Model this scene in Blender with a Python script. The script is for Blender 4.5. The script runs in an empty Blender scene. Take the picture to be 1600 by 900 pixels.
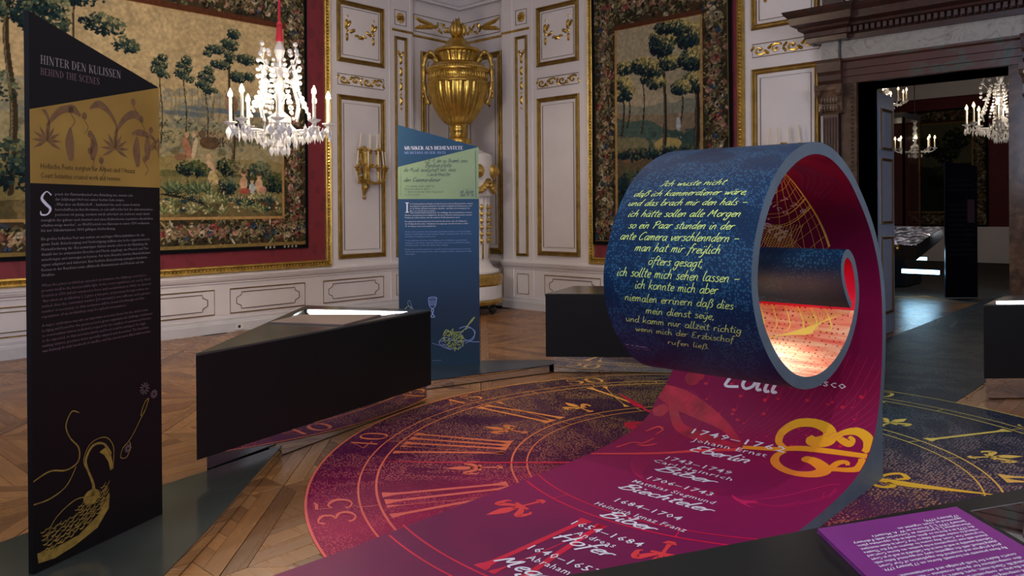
import bpy, bmesh, math, random
import numpy as np
from mathutils import Vector, Matrix
random.seed(7); rng = np.random.RandomState(11)
scene = bpy.context.scene
PI = math.pi
# ------------------------------------------------------------------ camera
H = 1.55
CZ, SZ = math.cos(0.74395), math.sin(0.74395)
def cam_setup():
    pitch, roll = -0.003056, -0.007443
    c, s = math.cos(pitch), math.sin(pitch); rx = np.array([[1, 0, 0], [0, c, s], [0, -s, c]])
    c, s = math.cos(roll), math.sin(roll); rz = np.array([[c, -s, 0], [s, c, 0], [0, 0, 1]])
    R = rz @ rx
    def room(v): return Vector((v[0]*CZ - v[2]*SZ, v[0]*SZ + v[2]*CZ, -v[1]))
    r, d, f = room(R[0]), room(R[1]), room(R[2])
    cd = bpy.data.cameras.new('camera'); cd.sensor_width = 36; cd.sensor_fit = 'HORIZONTAL'
    cd.lens = 1222.4/1600*36; cd.shift_y = -(450-332.5)/1600; cd.clip_start = .05; cd.clip_end = 100
    co = bpy.data.objects.new('camera', cd); scene.collection.objects.link(co)
    m = Matrix((( r.x, -d.x, -f.x, 0), (r.y, -d.y, -f.y, 0), (r.z, -d.z, -f.z, H), (0, 0, 0, 1)))
    co.matrix_world = m; scene.camera = co
cam_setup()
# ------------------------------------------------------------------ light and exposure
vs = scene.view_settings
vs.view_transform = 'Standard'; vs.look = 'None'; vs.gamma = 1; vs.use_curve_mapping = False
vs.exposure = 0.0
w = bpy.data.worlds.new('world'); scene.world = w; w.use_nodes = True
w.node_tree.nodes['Background'].inputs[0].default_value = (.5, .55, .7, 1)
w.node_tree.nodes['Background'].inputs[1].default_value = .05
def look(o, tgt):
    o.rotation_euler = (Vector(tgt)-o.location).to_track_quat('-Z', 'Y').to_euler()
def area(name, loc, tgt, size, power, col, sy=None, spread=None):
    l = bpy.data.lights.new(name, 'AREA'); l.energy = power; l.color = col; l.size = size
    if sy: l.shape = 'RECTANGLE'; l.size_y = sy
    if spread: l.spread = spread
    o = bpy.data.objects.new(name, l); scene.collection.objects.link(o); o.location = loc; look(o, tgt); return o
def spot(name, loc, tgt, ang, power, col, r=.05, blend=.3):
    l = bpy.data.lights.new(name, 'SPOT'); l.energy = power; l.color = col; l.spot_size = math.radians(ang)
    l.spot_blend = blend; l.shadow_soft_size = r
    o = bpy.data.objects.new(name, l); scene.collection.objects.link(o); o.location = loc; look(o, tgt); return o
def point(name, loc, power, col, r=.02):
    l = bpy.data.lights.new(name, 'POINT'); l.energy = power; l.color = col; l.shadow_soft_size = r
    o = bpy.data.objects.new(name, l); scene.collection.objects.link(o); o.location = loc; return o
# daylight through the windows of the two walls behind the camera
area('window_daylight', (2.9, 3.0, 3.0), (-9, 5.5, 2.2), 2.4, 150, (.84, .84, 1), 2.6)
area('window_daylight', (-2.2, -3.0, 3.2), (-4.5, 9, 2.6), 2.2, 150, (.58, .72, 1), 2.6)
area('ceiling_fill', (-5.5, 4.5, 5.3), (-5.5, 4.5, 0), 5.0, 42, (1, .88, .80))  # added warm fill below the ceiling, not a lamp of the room
area('far_room_fill', (-3.5, 19, 5.3), (-4.5, 20, 0), 5.0, 45, (.9, .85, .8))  # added fill that lifts the ambient light of the next room
# track spots under the ceiling
spot('track_spot', (.6, .8, 5.0), (-2.6, 3.6, 0), 52, 250, (1, .93, .9), .06, .6)
spot('track_spot', (.4, -1.6, 4.6), (-1.9, 3.2, 1.3), 26, 150, (.86, .92, 1), .06, .5)
spot('track_spot', (-1.6, .8, 5.0), (-3.05, 1.75, 0), 15, 190, (1, .88, .7), .05, .6)
spot('track_spot', (-5.0, 1.5, 5.0), (-9.6, 4.4, 2.6), 62, 70, (1, .86, .68), .06, .8)
spot('track_spot', (-6.2, 3.6, 5.0), (-8.0, 5.2, 0), 70, 130, (1, .80, .58), .06, .9)
spot('track_spot', (-5.4, 6.3, 5.0), (-7.2, 9.15, .9), 60, 110, (1, .80, .6), .06, .9)
# ------------------------------------------------------------------ colours and materials
def s2l(c): return tuple((x/255/12.92 if x/255 <= .04045 else ((x/255+.055)/1.055)**2.4) for x in c)
def C4(c): return (*s2l(c), 1)
class NT:
    def __init__(s, name):
        s.m = bpy.data.materials.new(name); s.m.use_nodes = True; s.t = s.m.node_tree; s.n = s.t.nodes
        s.b = s.n['Principled BSDF']
    def add(s, typ, **k):
        n = s.n.new(typ)
        for a, v in k.items(): setattr(n, a, v)
        return n
    def l(s, a, b): s.t.links.new(a, b)
    def math(s, op, a, b=None, c=None):
        n = s.add('ShaderNodeMath', operation=op)
        for i, v in enumerate((a, b, c)):
            if v is None: continue
            if isinstance(v, (int, float)): n.inputs[i].default_value = v
            else: s.l(v, n.inputs[i])
        return n.outputs[0]
    def mix(s, f, a, b, bt='MIX'):
        n = s.add('ShaderNodeMix', data_type='RGBA', blend_type=bt)
        for i, v in ((0, f), (6, a), (7, b)):
            if isinstance(v, (int, float)): n.inputs[i].default_value = v
            elif isinstance(v, tuple): n.inputs[i].default_value = v if len(v) == 4 else (*v, 1)
            else: s.l(v, n.inputs[i])
        return n.outputs[2]
    def ramp(s, f, stops, interp='LINEAR'):
        n = s.add('ShaderNodeValToRGB'); n.color_ramp.interpolation = interp; e = n.color_ramp.elements
        while len(e) < len(stops): e.new(.5)
        for i, (p, c) in enumerate(stops): e[i].position = p; e[i].color = c if len(c) == 4 else (*c, 1)
        s.l(f, n.inputs[0]); return n.outputs[0]
    def noise(s, vec, scale, detail=3, rough=.5, dist=0):
        n = s.add('ShaderNodeTexNoise'); n.inputs['Scale'].default_value = scale; n.inputs['Detail'].default_value = detail
        n.inputs['Roughness'].default_value = rough; n.inputs['Distortion'].default_value = dist
        if vec is not None: s.l(vec, n.inputs['Vector'])
        return n.outputs['Fac']
    def coord(s, kind='Object', scale=None, rot=None):
        c = s.add('ShaderNodeTexCoord').outputs[kind]
        if scale or rot:
            mp = s.add('ShaderNodeMapping')
            if scale: mp.inputs['Scale'].default_value = scale
            if rot: mp.inputs['Rotation'].default_value = rot
            s.l(c, mp.inputs[0]); c = mp.outputs[0]
        return c
    def bump(s, h, st=.3, d=.01):
        n = s.add('ShaderNodeBump'); n.inputs['Strength'].default_value = st; n.inputs['Distance'].default_value = d
        s.l(h, n.inputs['Height']); s.l(n.outputs[0], s.b.inputs['Normal'])
    def col(s, c):
        if isinstance(c, tuple): s.b.inputs['Base Color'].default_value = c if len(c) == 4 else (*c, 1)
        else: s.l(c, s.b.inputs['Base Color'])
    def set(s, rough=.5, metal=0, spec=None, coat=None, trans=None, ior=None):
        s.b.inputs['Roughness'].default_value = rough; s.b.inputs['Metallic'].default_value = metal
        if spec is not None: s.b.inputs['Specular IOR Level'].default_value = spec
        if coat is not None: s.b.inputs['Coat Weight'].default_value = coat
        if trans is not None: s.b.inputs['Transmission Weight'].default_value = trans
        if ior is not None: s.b.inputs['IOR'].default_value = ior
        return s
def flat(name, c, rough=.5, metal=0, spec=None, var=.06, vs_=6, bump=0):
    t = NT(name); co = t.coord(); n = t.noise(co, vs_, 4)
    a = s2l(c); lo = tuple(max(0, x*(1-var*2)) for x in a); hi = tuple(min(1, x*(1+var)) for x in a)
    t.col(t.ramp(n, [(.3, (*lo, 1)), (.7, (*hi, 1))])); t.set(rough, metal, spec)
    if bump: t.bump(t.noise(co, vs_*12, 3), bump, .003)
    return t.m
def emis(name, c, st):
    t = NT(name); t.col((0, 0, 0)); t.b.inputs['Emission Color'].default_value = C4(c); t.b.inputs['Emission Strength'].default_value = st
    return t.m
M = {}
M['wall'] = flat('white_panelling_paint', (222, 216, 214), .45, var=.03, vs_=2)
M['wallb'] = flat('white_baseboard_paint', (208, 206, 206), .4, var=.05, vs_=3)
M['ceil'] = flat('ceiling_plaster', (214, 210, 214), .7, var=.02)
M['dust'] = flat('dark_gap', (30, 24, 20), .8)
def gold_mat(name, c, rough, sc, bs):
    t = NT(name); co = t.coord(); n = t.noise(co, 9, 5, .6)
    a = s2l(c); t.col(t.ramp(n, [(.25, (a[0]*.55, a[1]*.52, a[2]*.5, 1)), (.6, (*a, 1)), (.8, (min(1, a[0]*1.25), min(1, a[1]*1.2), a[2]*1.3, 1))]))
    t.set(rough, .85); t.bump(t.noise(co, sc, 4, .6), bs, .006); return t.m
M['gold'] = gold_mat('carved_gilding', (206, 172, 92), .34, 55, .8)
M['golds'] = gold_mat('smooth_gilding', (208, 172, 84), .27, 20, .35)
M['goldd'] = gold_mat('old_gilding', (160, 130, 68), .42, 60, .8)
M['line'] = flat('dark_gilt_line', (112, 84, 48), .5, .3)
def damask():
    t = NT('red_damask'); co = t.coord(); mp = t.coord('Object', (1, 1, 1))
    v = t.add('ShaderNodeTexVoronoi', feature='SMOOTH_F1'); v.inputs['Scale'].default_value = 7; t.l(t.coord('Object', (1, 1, .7)), v.inputs['Vector'])
    n = t.noise(co, 14, 3, .5, 2)
    f = t.math('GREATER_THAN', t.math('ADD', v.outputs['Distance'], t.math('MULTIPLY', n, .35)), .48)
    t.col(t.mix(f, C4((106, 26, 38)), C4((120, 32, 44)))); t.set(.55, spec=.4); t.b.inputs['Sheen Weight'].default_value = .3
    t.bump(t.noise(co, 300, 2), .2, .002); return t.m
M['damask'] = damask()
def wood():
    t = NT('oak_parquet'); co = t.coord('Object', (1.5, 22, 22)); oi = t.add('ShaderNodeObjectInfo')
    ge = t.add('ShaderNodeNewGeometry')
    r = t.math('FRACT', t.math('ADD', oi.outputs['Random'], ge.outputs['Random Per Island']))
    ve = t.add('ShaderNodeVectorMath', operation='ADD'); t.l(co, ve.inputs[0])
    cx = t.add('ShaderNodeCombineXYZ'); t.l(t.math('MULTIPLY', r, 37.), cx.inputs[0]); t.l(t.math('MULTIPLY', r, 11.), cx.inputs[1]); t.l(cx.outputs[0], ve.inputs[1])
    n = t.noise(ve.outputs[0], 1.0, 6, .65, .6)
    base = t.ramp(r, [(0, C4((122, 82, 48))), (.35, C4((170, 118, 68))), (.7, C4((194, 140, 84))), (1, C4((148, 100, 60)))])
    t.col(t.mix(t.math('MULTIPLY', n, .75), base, C4((82, 54, 34)))); t.l(t.ramp(n, [(.3, (.22, .22, .22, 1)), (.7, (.38, .38, .38, 1))]), t.b.inputs['Roughness'])
    t.b.inputs['Specular IOR Level'].default_value = .5; t.bump(n, .15, .002); return t.m
M['wood'] = wood()
M['black'] = flat('black_laminate', (15, 17, 18), .38, spec=.35, var=.1, vs_=1.5)
M['casetop'] = flat('grey_laminate_top', (66, 66, 62), .22, spec=.6, var=.1, vs_=3)
M['plate'] = flat('dark_floor_plate', (62, 64, 58), .16, spec=.5, var=.15, vs_=2)
M['plateb'] = flat('blue_grey_floor_plate', (44, 58, 74), .3, spec=.5, var=.15, vs_=2)
M['mirror'] = NT('mirror').set(.03, 1).m; M['mirror'].node_tree.nodes['Principled BSDF'].inputs['Base Color'].default_value = (.72, .74, .76, 1)
M['led'] = emis('led_strip', (240, 246, 255), 14)
M['ledb'] = emis('blue_led_strip', (110, 175, 225), 3)
M['edge'] = flat('grey_board_edge', (72, 88, 100), .5, var=.08)
M['white'] = flat('white_lettering', (236, 236, 246), .5, var=0)
M['dimw'] = flat('grey_lettering', (150, 140, 140), .5, var=0)
M['dimb'] = flat('mauve_lettering', (124, 100, 106), .5, var=0)
M['lemon'] = flat('lemon_lettering', (228, 250, 136), .5, var=0)
M['ltblue'] = flat('pale_blue_print', (150, 170, 226), .5, var=0)
M['leafg'] = flat('pale_green_print', (168, 184, 108), .5, var=.1, vs_=60)
M['goldprint'] = flat('gold_print', (150, 122, 50), .5, var=.2, vs_=40)
M['brownp'] = flat('brown_lettering', (62, 46, 24), .5, var=0)
M['inkg'] = flat('faded_ink', (84, 104, 96), .6, var=.2, vs_=30)
M['purple'] = flat('purple_board', (122, 40, 122), .4, var=.08, vs_=3)
M['cream'] = flat('candle_wax', (236, 222, 196), .5, var=.02)
M['flame'] = emis('lamp_flame', (255, 230, 195), 220)
M['flame2'] = emis('dim_lamp_flame', (255, 214, 150), 12)
M['redtassel'] = flat('red_tassel', (190, 26, 52), .7, var=.2, vs_=90, bump=.4)
M['porcelain'] = flat('white_stove_enamel', (226, 222, 216), .25, var=.03)
M['iron'] = flat('dark_iron', (38, 34, 32), .5)
M['contact_shade'] = flat('contact_shadow_black', (18, 17, 16), .6)  # black of the strips that stand in for contact shadow at the floor
M['doorw'] = flat('white_door_paint', (172, 186, 208), .4, var=.03)
t = NT('crystal'); t.col((.98, .98, 1)); t.set(.02, 0, 1.0); t.b.inputs['Transmission Weight'].default_value = .66; t.b.inputs['IOR'].default_value = 1.5; M['crystal'] = t.m
def marble(name, stops, sc=3, rough=.25):
    t = NT(name); co = t.coord(); n = t.noise(co, sc, 8, .62, 1.6); t.col(t.ramp(n, stops)); t.set(rough, spec=.5)
    return t.m
M['redm'] = marble('red_brown_marble', [(.3, C4((44, 26, 22))), (.5, C4((72, 44, 36))), (.56, C4((50, 40, 36))), (.75, C4((84, 58, 48)))], 3.5, .3)
M['greym'] = marble('grey_marble_frieze', [(.3, C4((118, 112, 104))), (.5, C4((158, 154, 146))), (.7, C4((142, 138, 128)))], 6, .35)
M['greenm'] = marble('green_brown_marble', [(.28, C4((48, 54, 47))), (.40, C4((74, 76, 66))), (.44, C4((84, 50, 40))), (.8, C4((66, 42, 36)))], 2, .28)
M['darkm'] = marble('dark_marble', [(.3, C4((58, 44, 36))), (.6, C4((98, 76, 60))), (.8, C4((128, 104, 84)))], 5, .16)
M['red2'] = flat('dark_red_wall_cloth', (92, 18, 28), .7, var=.1)
M['dark'] = flat('black_board', (20, 22, 30), .4)
M['navyp'] = flat('navy_board', (22, 32, 52), .4)
t = NT('clear_glass'); t.col((.9, .95, .95)); t.set(.02, 0, .5, trans=1, ior=1.45); M['glass'] = t.m
# printed stipple: dots of one colour on a ground; both colours, the density and the mask given as sockets
def stipple(t, vec, scale, ground, dot, dens, stretch=(1, 1, 1), rnd=.6):
    mp = t.add('ShaderNodeMapping'); mp.inputs['Scale'].default_value = stretch; t.l(vec, mp.inputs[0])
    v = t.add('ShaderNodeTexVoronoi', feature='F1'); v.inputs['Scale'].default_value = scale; v.inputs['Randomness'].default_value = rnd
    t.l(mp.outputs[0], v.inputs['Vector'])
    f = t.math('LESS_THAN', v.outputs['Distance'], dens)
    return t.mix(f, ground, dot)
def angle_of(t, co, cx, cy):
    s = t.add('ShaderNodeSeparateXYZ'); t.l(co, s.inputs[0])
    x = t.math('SUBTRACT', s.outputs[0], cx); y = t.math('SUBTRACT', s.outputs[1], cy)
    a = t.math('ARCTAN2', y, x)                       # -pi..pi, 0 = +X
    a = t.math('FRACT', t.math('ADD', t.math('DIVIDE', a, 2*PI), 1.0))   # 0 at +X, .25 +Y, .5 -X, .75 -Y
    r = t.math('SQRT', t.math('ADD', t.math('MULTIPLY', x, x), t.math('MULTIPLY', y, y)))
    return a, r
CX, CY = -2.22, 4.435
INK = [(0, C4((236, 170, 60))), (.08, C4((238, 180, 64))), (.18, C4((214, 206, 84))), (.30, C4((200, 190, 84))), (.40, C4((240, 176, 50))),
       (.5, C4((244, 140, 48))), (.58, C4((232, 98, 56))), (.66, C4((214, 62, 74))), (.75, C4((206, 24, 56))), (.9, C4((214, 70, 50))), (1, C4((236, 170, 60)))]
def clock_ink():
    t = NT('clock_print_ink'); a, r = angle_of(t, t.coord(), CX, CY)
    t.col(t.mix(.12, t.ramp(a, INK), C4((255, 220, 160)))); t.set(.5, spec=.2); return t.m
M['ink'] = clock_ink()
def clock_ground():
    t = NT('clock_carpet_print'); co = t.coord(); a, r = angle_of(t, co, CX, CY)
    g = t.ramp(a, [(0, C4((70, 42, 70))), (.1, C4((44, 38, 62))), (.2, C4((26, 42, 62))), (.3, C4((26, 32, 44))), (.42, C4((58, 36, 62))), (.52, C4((84, 32, 68))),
                   (.6, C4((84, 16, 62))), (.68, C4((146, 18, 70))), (.75, C4((150, 22, 74))), (.88, C4((112, 34, 70))), (1, C4((70, 42, 70)))])
    n = t.noise(co, .9, 2, .5, 1.2)
    g = t.mix(t.math('MULTIPLY', t.ramp(n, [(.42, (0, 0, 0, 1)), (.56, (1, 1, 1, 1))]), .45), g, t.mix(1.0, g, (.45, .42, .55, 1), 'MULTIPLY'))
    dc = t.ramp(a, [(0, C4((226, 160, 92))), (.1, C4((190, 160, 140))), (.22, C4((92, 120, 128))), (.3, C4((150, 140, 80))), (.42, C4((212, 168, 74))), (.55, C4((216, 150, 96))), (.65, C4((200, 90, 100))), (.75, C4((200, 60, 90))), (.9, C4((226, 130, 80))), (1, C4((226, 160, 92)))])
    n2 = t.noise(co, 1.15, 2, .5, 2.2)
    dens = t.ramp(n2, [(.34, (.16, .16, .16, 1)), (.49, (.25, .25, .25, 1)), (.50, (.33, .33, .33, 1)), (.66, (.36, .36, .36, 1)), (.67, (.15, .15, .15, 1))])
    t.col(stipple(t, co, 52, g, t.mix(.22, dc, g), dens, (1, 1.35, 1))); t.set(.5, spec=.15); return t.m
M['carpet'] = clock_ground()
def ribbon_in():
    t = NT('ribbon_magenta_print'); uv = t.coord('UV'); s = t.add('ShaderNodeSeparateXYZ'); t.l(uv, s.inputs[0])
    v = t.math('DIVIDE', s.outputs[1], 9.0)
    g = t.ramp(v, [(0, C4((76, 26, 66))), (.17, C4((88, 26, 70))), (.3, C4((126, 24, 78))), (.38, C4((128, 14, 66))), (.45, C4((104, 8, 58))), (.55, C4((96, 8, 64))), (.75, C4((92, 10, 62)))])
    n = t.noise(uv, 1.7, 3, .5, 1); g = t.mix(t.math('MULTIPLY', n, .35), g, C4((176, 20, 86)))
    gr = t.noise(uv, 90, 2); g = t.mix(t.math('MULTIPLY', gr, .12), g, (1, 1, 1, 1), 'OVERLAY')
    t.col(g); t.set(.5, spec=.22); return t.m
M['ribin'] = ribbon_in()
def ribbon_out():
    t = NT('ribbon_navy_print'); uv = t.coord('UV'); n = t.noise(uv, 1.5, 2, .5, 1.5)
    dens = t.ramp(n, [(.3, (.14, .14, .14, 1)), (.44, (.26, .26, .26, 1)), (.45, (.42, .42, .42, 1)), (.58, (.46, .46, .46, 1)), (.59, (.16, .16, .16, 1))])
    g = t.ramp(n, [(.3, C4((12, 40, 70))), (.7, C4((20, 54, 88)))])
    t.col(stipple(t, uv, 84, g, C4((44, 88, 120)), dens)); t.set(.45, spec=.22); return t.m
M['ribout'] = ribbon_out()
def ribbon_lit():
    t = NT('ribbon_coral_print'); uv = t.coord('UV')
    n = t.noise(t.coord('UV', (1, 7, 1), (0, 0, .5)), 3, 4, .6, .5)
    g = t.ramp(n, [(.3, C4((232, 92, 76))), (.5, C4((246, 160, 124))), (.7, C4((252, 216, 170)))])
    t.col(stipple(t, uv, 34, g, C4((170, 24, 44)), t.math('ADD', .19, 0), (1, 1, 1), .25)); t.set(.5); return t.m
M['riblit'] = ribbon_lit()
t = NT('roll_core_print'); t.col(stipple(t, t.coord('UV'), 26, C4((220, 20, 60)), C4((130, 8, 40)), t.math('ADD', .2, 0))); t.set(.5); M['ribcore'] = t.m
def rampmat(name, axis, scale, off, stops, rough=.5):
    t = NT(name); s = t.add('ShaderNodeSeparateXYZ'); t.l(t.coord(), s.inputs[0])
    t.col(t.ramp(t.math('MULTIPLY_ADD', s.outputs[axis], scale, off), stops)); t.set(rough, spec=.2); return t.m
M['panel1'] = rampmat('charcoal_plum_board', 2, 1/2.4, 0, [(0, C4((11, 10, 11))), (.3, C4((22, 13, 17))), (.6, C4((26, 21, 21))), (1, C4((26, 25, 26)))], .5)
M['panel2'] = rampmat('blue_board', 2, 1/2.4, 0, [(0, C4((52, 82, 106))), (.15, C4((44, 62, 84))), (.25, C4((40, 56, 78))), (.6, C4((50, 84, 118))), (1, C4((42, 76, 104)))], .5)
def ochre():
    t = NT('ochre_board'); t.col(t.ramp(t.noise(t.coord(), 3, 3), [(.3, C4((156, 122, 48))), (.7, C4((178, 142, 62)))])); t.set(.5); return t.m
M['ochre'] = ochre()
M['ochred'] = flat('ochre_flower_print', (128, 94, 58), .5, var=.12, vs_=25)
M['green2'] = flat('pale_green_board', (146, 170, 128), .5, var=.04, vs_=3)
t = NT('tapestry_weave'); a = t.add('ShaderNodeVertexColor'); a.layer_name = 'Col'; t.l(a.outputs[0], t.b.inputs['Base Color']); t.set(.85, spec=.15)
t.bump(t.noise(t.coord('Object', (60, 60, 260)), 2.5, 2), .35, .004); M['tap'] = t.m
M['goldink'] = flat('amber_print', (246, 190, 42), .5, var=.08, vs_=3)
M['orink'] = rampmat('amber_to_orange_print', 2, 1/.32, -.06/.32, [(0, C4((238, 112, 60))), (.25, C4((244, 150, 40))), (1, C4((242, 196, 40)))])
M['redink'] = flat('scarlet_print', (214, 16, 62), .5, var=.1, vs_=4)
M['coral'] = flat('coral_print', (226, 60, 66), .5, var=.05)
M['pinkink'] = flat('pink_line_print', (206, 30, 96), .5, var=.05)
M['blueink'] = flat('blue_line_print', (70, 72, 140), .5, var=.05)
M['yelink'] = flat('yellow_line_print', (255, 232, 110), .5, var=.02)
# ------------------------------------------------------------------ object helpers
def ob(name, me, parent=None):
    o = bpy.data.objects.new(name, me); scene.collection.objects.link(o)
    if parent: o.parent = parent; o.matrix_parent_inverse = Matrix.Identity(4)
    return o
def tag(o, label, cat, group=None):
    o['label'] = label; o['category'] = cat
    if group: o['group'] = group
    return o
def thing(name, label, cat, loc=(0, 0, 0), group=None):
    # parts are modelled in world coordinates, so the Empty carries the base point and its parts are shifted back to it
    o = bpy.data.objects.new(name, None); scene.collection.objects.link(o); o.empty_display_size = .1
    o.location = loc; return tag(o, label, cat, group)
def mesh(name, v, f, mat, parent=None, smooth=False, fm=None, base=None):
    v = np.array(v, float); q = parent
    while q is not None: v = v - np.array(q.location); q = q.parent
    me = bpy.data.meshes.new(name); me.from_pydata(v.tolist(), [], f); 
    for m in (mat if isinstance(mat, list) else [mat]): me.materials.append(m)
    if fm is not None: me.polygons.foreach_set('material_index', fm)
    if smooth: me.polygons.foreach_set('use_smooth', [True]*len(me.polygons))
    me.update(); return ob(name, me, parent)
def struct(o): o['kind'] = 'structure'; return o
class MB:
    def __init__(s): s.v = []; s.f = []; s.m = []; s.mi = 0
    def add(s, v, f):
        n = len(s.v); s.v += [tuple(map(float, p)) for p in v]; s.f += [tuple(i+n for i in q) for q in f]; s.m += [s.mi]*len(f)
    def box(s, x0, x1, y0, y1, z0, z1):
        s.add([(x, y, z) for z in (z0, z1) for y in (y0, y1) for x in (x0, x1)], [(0, 2, 3, 1), (4, 5, 7, 6), (0, 1, 5, 4), (2, 6, 7, 3), (0, 4, 6, 2), (1, 3, 7, 5)])
    def prism(s, poly, z0, z1, fn=None):
        n = len(poly); v = [(x, y, z0) for x, y in poly]+[(x, y, z1) for x, y in poly]
        if fn: v = [fn(*p) for p in v]
        s.add(v, [tuple(range(n))[::-1], tuple(range(n, 2*n))]+[(i, (i+1) % n, n+(i+1) % n, n+i) for i in range(n)])
    def lathe(s, prof, c=(0, 0, 0), seg=24, lobes=0, amp=0, cap=False, rng_=None):
        v = []; n = len(prof)
        for k in range(seg):
            a = 2*PI*k/seg
            for i, (r, z) in enumerate(prof):
                rr = r
                if lobes and (rng_ is None or rng_[0] <= z <= rng_[1]): rr = r*(1+amp*abs(math.sin(a*lobes/2))-amp*.5)
                v.append((c[0]+rr*math.cos(a), c[1]+rr*math.sin(a), c[2]+z))
        f = [(k*n+i, ((k+1) % seg)*n+i, ((k+1) % seg)*n+i+1, k*n+i+1) for k in range(seg) for i in range(n-1)]
        if cap: f += [tuple(k*n for k in range(seg))[::-1], tuple(k*n+n-1 for k in range(seg))]
        s.add(v, f)
    def tube(s, pts, r, seg=8, closed=False, caps=True):
        P = [Vector(p) for p in pts]; n = len(P); v = []; up = Vector((0, 0, 1)); rad = r if hasattr(r, '__len__') else [r]*n
        pu = None
        for i in range(n):
            a = P[(i-1) % n] if (closed or i > 0) else P[i]; b = P[(i+1) % n] if (closed or i < n-1) else P[i]
            t_ = (b-a).normalized() if (b-a).length > 1e-9 else Vector((0, 0, 1))
            if pu is None: pu = t_.orthogonal().normalized()
            pu = (pu - t_*pu.dot(t_)); pu = pu.normalized() if pu.length > 1e-6 else t_.orthogonal().normalized()
            w_ = t_.cross(pu)
            for k in range(seg):
                q = 2*PI*k/seg; v.append(tuple(P[i]+(pu*math.cos(q)+w_*math.sin(q))*rad[i]))
        f = [(i*seg+k, i*seg+(k+1) % seg, ((i+1) % n)*seg+(k+1) % seg, ((i+1) % n)*seg+k) for i in range(n if closed else n-1) for k in range(seg)]
        if caps and not closed: f += [tuple(range(seg))[::-1], tuple((n-1)*seg+k for k in range(seg))]
        s.add(v, f)
    def ball(s, c, r, seg=8, rings=5, sx=1, sy=1, sz=1):
        v = [(c[0], c[1], c[2]-r*sz)]
        for i in range(1, rings):
            p = -PI/2+PI*i/rings
            for k in range(seg): q = 2*PI*k/seg; v.append((c[0]+r*sx*math.cos(p)*math.cos(q), c[1]+r*sy*math.cos(p)*math.sin(q), c[2]+r*sz*math.sin(p)))
        v.append((c[0], c[1], c[2]+r*sz)); L = len(v)-1; f = [(0, 1+(k+1) % seg, 1+k) for k in range(seg)]
        for i in range(rings-2):
            for k in range(seg): a = 1+i*seg+k; b = 1+i*seg+(k+1) % seg; f.append((a, b, b+seg, a+seg))
        o = 1+(rings-2)*seg; f += [(o+k, o+(k+1) % seg, L) for k in range(seg)]; s.add(v, f)
    def done(s, name, mat, parent=None, smooth=False):
        return mesh(name, s.v, s.f, mat, parent, smooth, s.m if isinstance(mat, list) else None)
def setloc(o, loc):
    """give a world-modelled mesh its own origin at loc"""
    o.data.transform(Matrix.Translation(-Vector(loc))); o.location = Vector(loc); return o
# 2-D drawing: variable-width strokes -> triangles, mapped onto a surface by fn(x, y) -> (X, Y, Z)
def crm(P, n=6):
    P = np.array(P, float); out = []
    if len(P) < 3: 
        return P
    for i in range(len(P)-1):
        p0 = P[max(i-1, 0)]; p1 = P[i]; p2 = P[i+1]; p3 = P[min(i+2, len(P)-1)]
        for k in range(n):
            t_ = k/n; out.append(.5*((2*p1)+(-p0+p2)*t_+(2*p0-5*p1+4*p2-p3)*t_*t_+(-p0+3*p1-3*p2+p3)*t_**3))
    out.append(P[-1]); return np.array(out)
class Draw:
    def __init__(s): s.v = []; s.f = []
    def stroke(s, P, w, n=5, smooth=True):
        """P: list of (x, y) or (x, y, width)"""
        P = [(p[0], p[1], p[2] if len(p) > 2 else w) for p in P]
        Q = crm(P, n) if smooth else np.array(P, float)
        Q = np.array(Q, float); T_ = np.gradient(Q[:, :2], axis=0); L = np.hypot(*T_.T); L[L < 1e-9] = 1; T_ /= L[:, None]; N_ = np.c_[-T_[:, 1], T_[:, 0]]
        a = Q[:, :2]+N_*Q[:, 2:3]/2; b = Q[:, :2]-N_*Q[:, 2:3]/2; o = len(s.v)
        for p, q in zip(a, b): s.v += [tuple(p), tuple(q)]
        s.f += [(o+2*i+1, o+2*i+3, o+2*i+2, o+2*i) for i in range(len(Q)-1)]
    def poly(s, P): o = len(s.v); s.v += [tuple(p) for p in P]; s.f.append(tuple(range(o, o+len(P))))
    def disc(s, x, y, r, n=10, ry=None): s.poly([(x+r*math.cos(2*PI*k/n), y+(ry or r)*math.sin(2*PI*k/n)) for k in range(n)])
    def fit(s, x0, x1, y0=None, h=None, sub=None):
        v = np.array(s.v); a, b = v[:, 0].min(), v[:, 0].max(); v[:, 0] = x0+(v[:, 0]-a)/(b-a)*(x1-x0)
        s.v = [tuple(p) for p in v]; return s
    def xf(s, sx=1, sy=1, dx=0, dy=0, rot=0, shear=0):
        c, q = math.cos(rot), math.sin(rot); s.v = [((x+shear*y)*sx, y*sy) for x, y in s.v]
        s.v = [(x*c-y*q+dx, x*q+y*c+dy) for x, y in s.v]; return s
    def done(s, name, fn, mat, parent=None):
        return mesh(name, [fn(x, y) for x, y in s.v], s.f, mat, parent)
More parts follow.
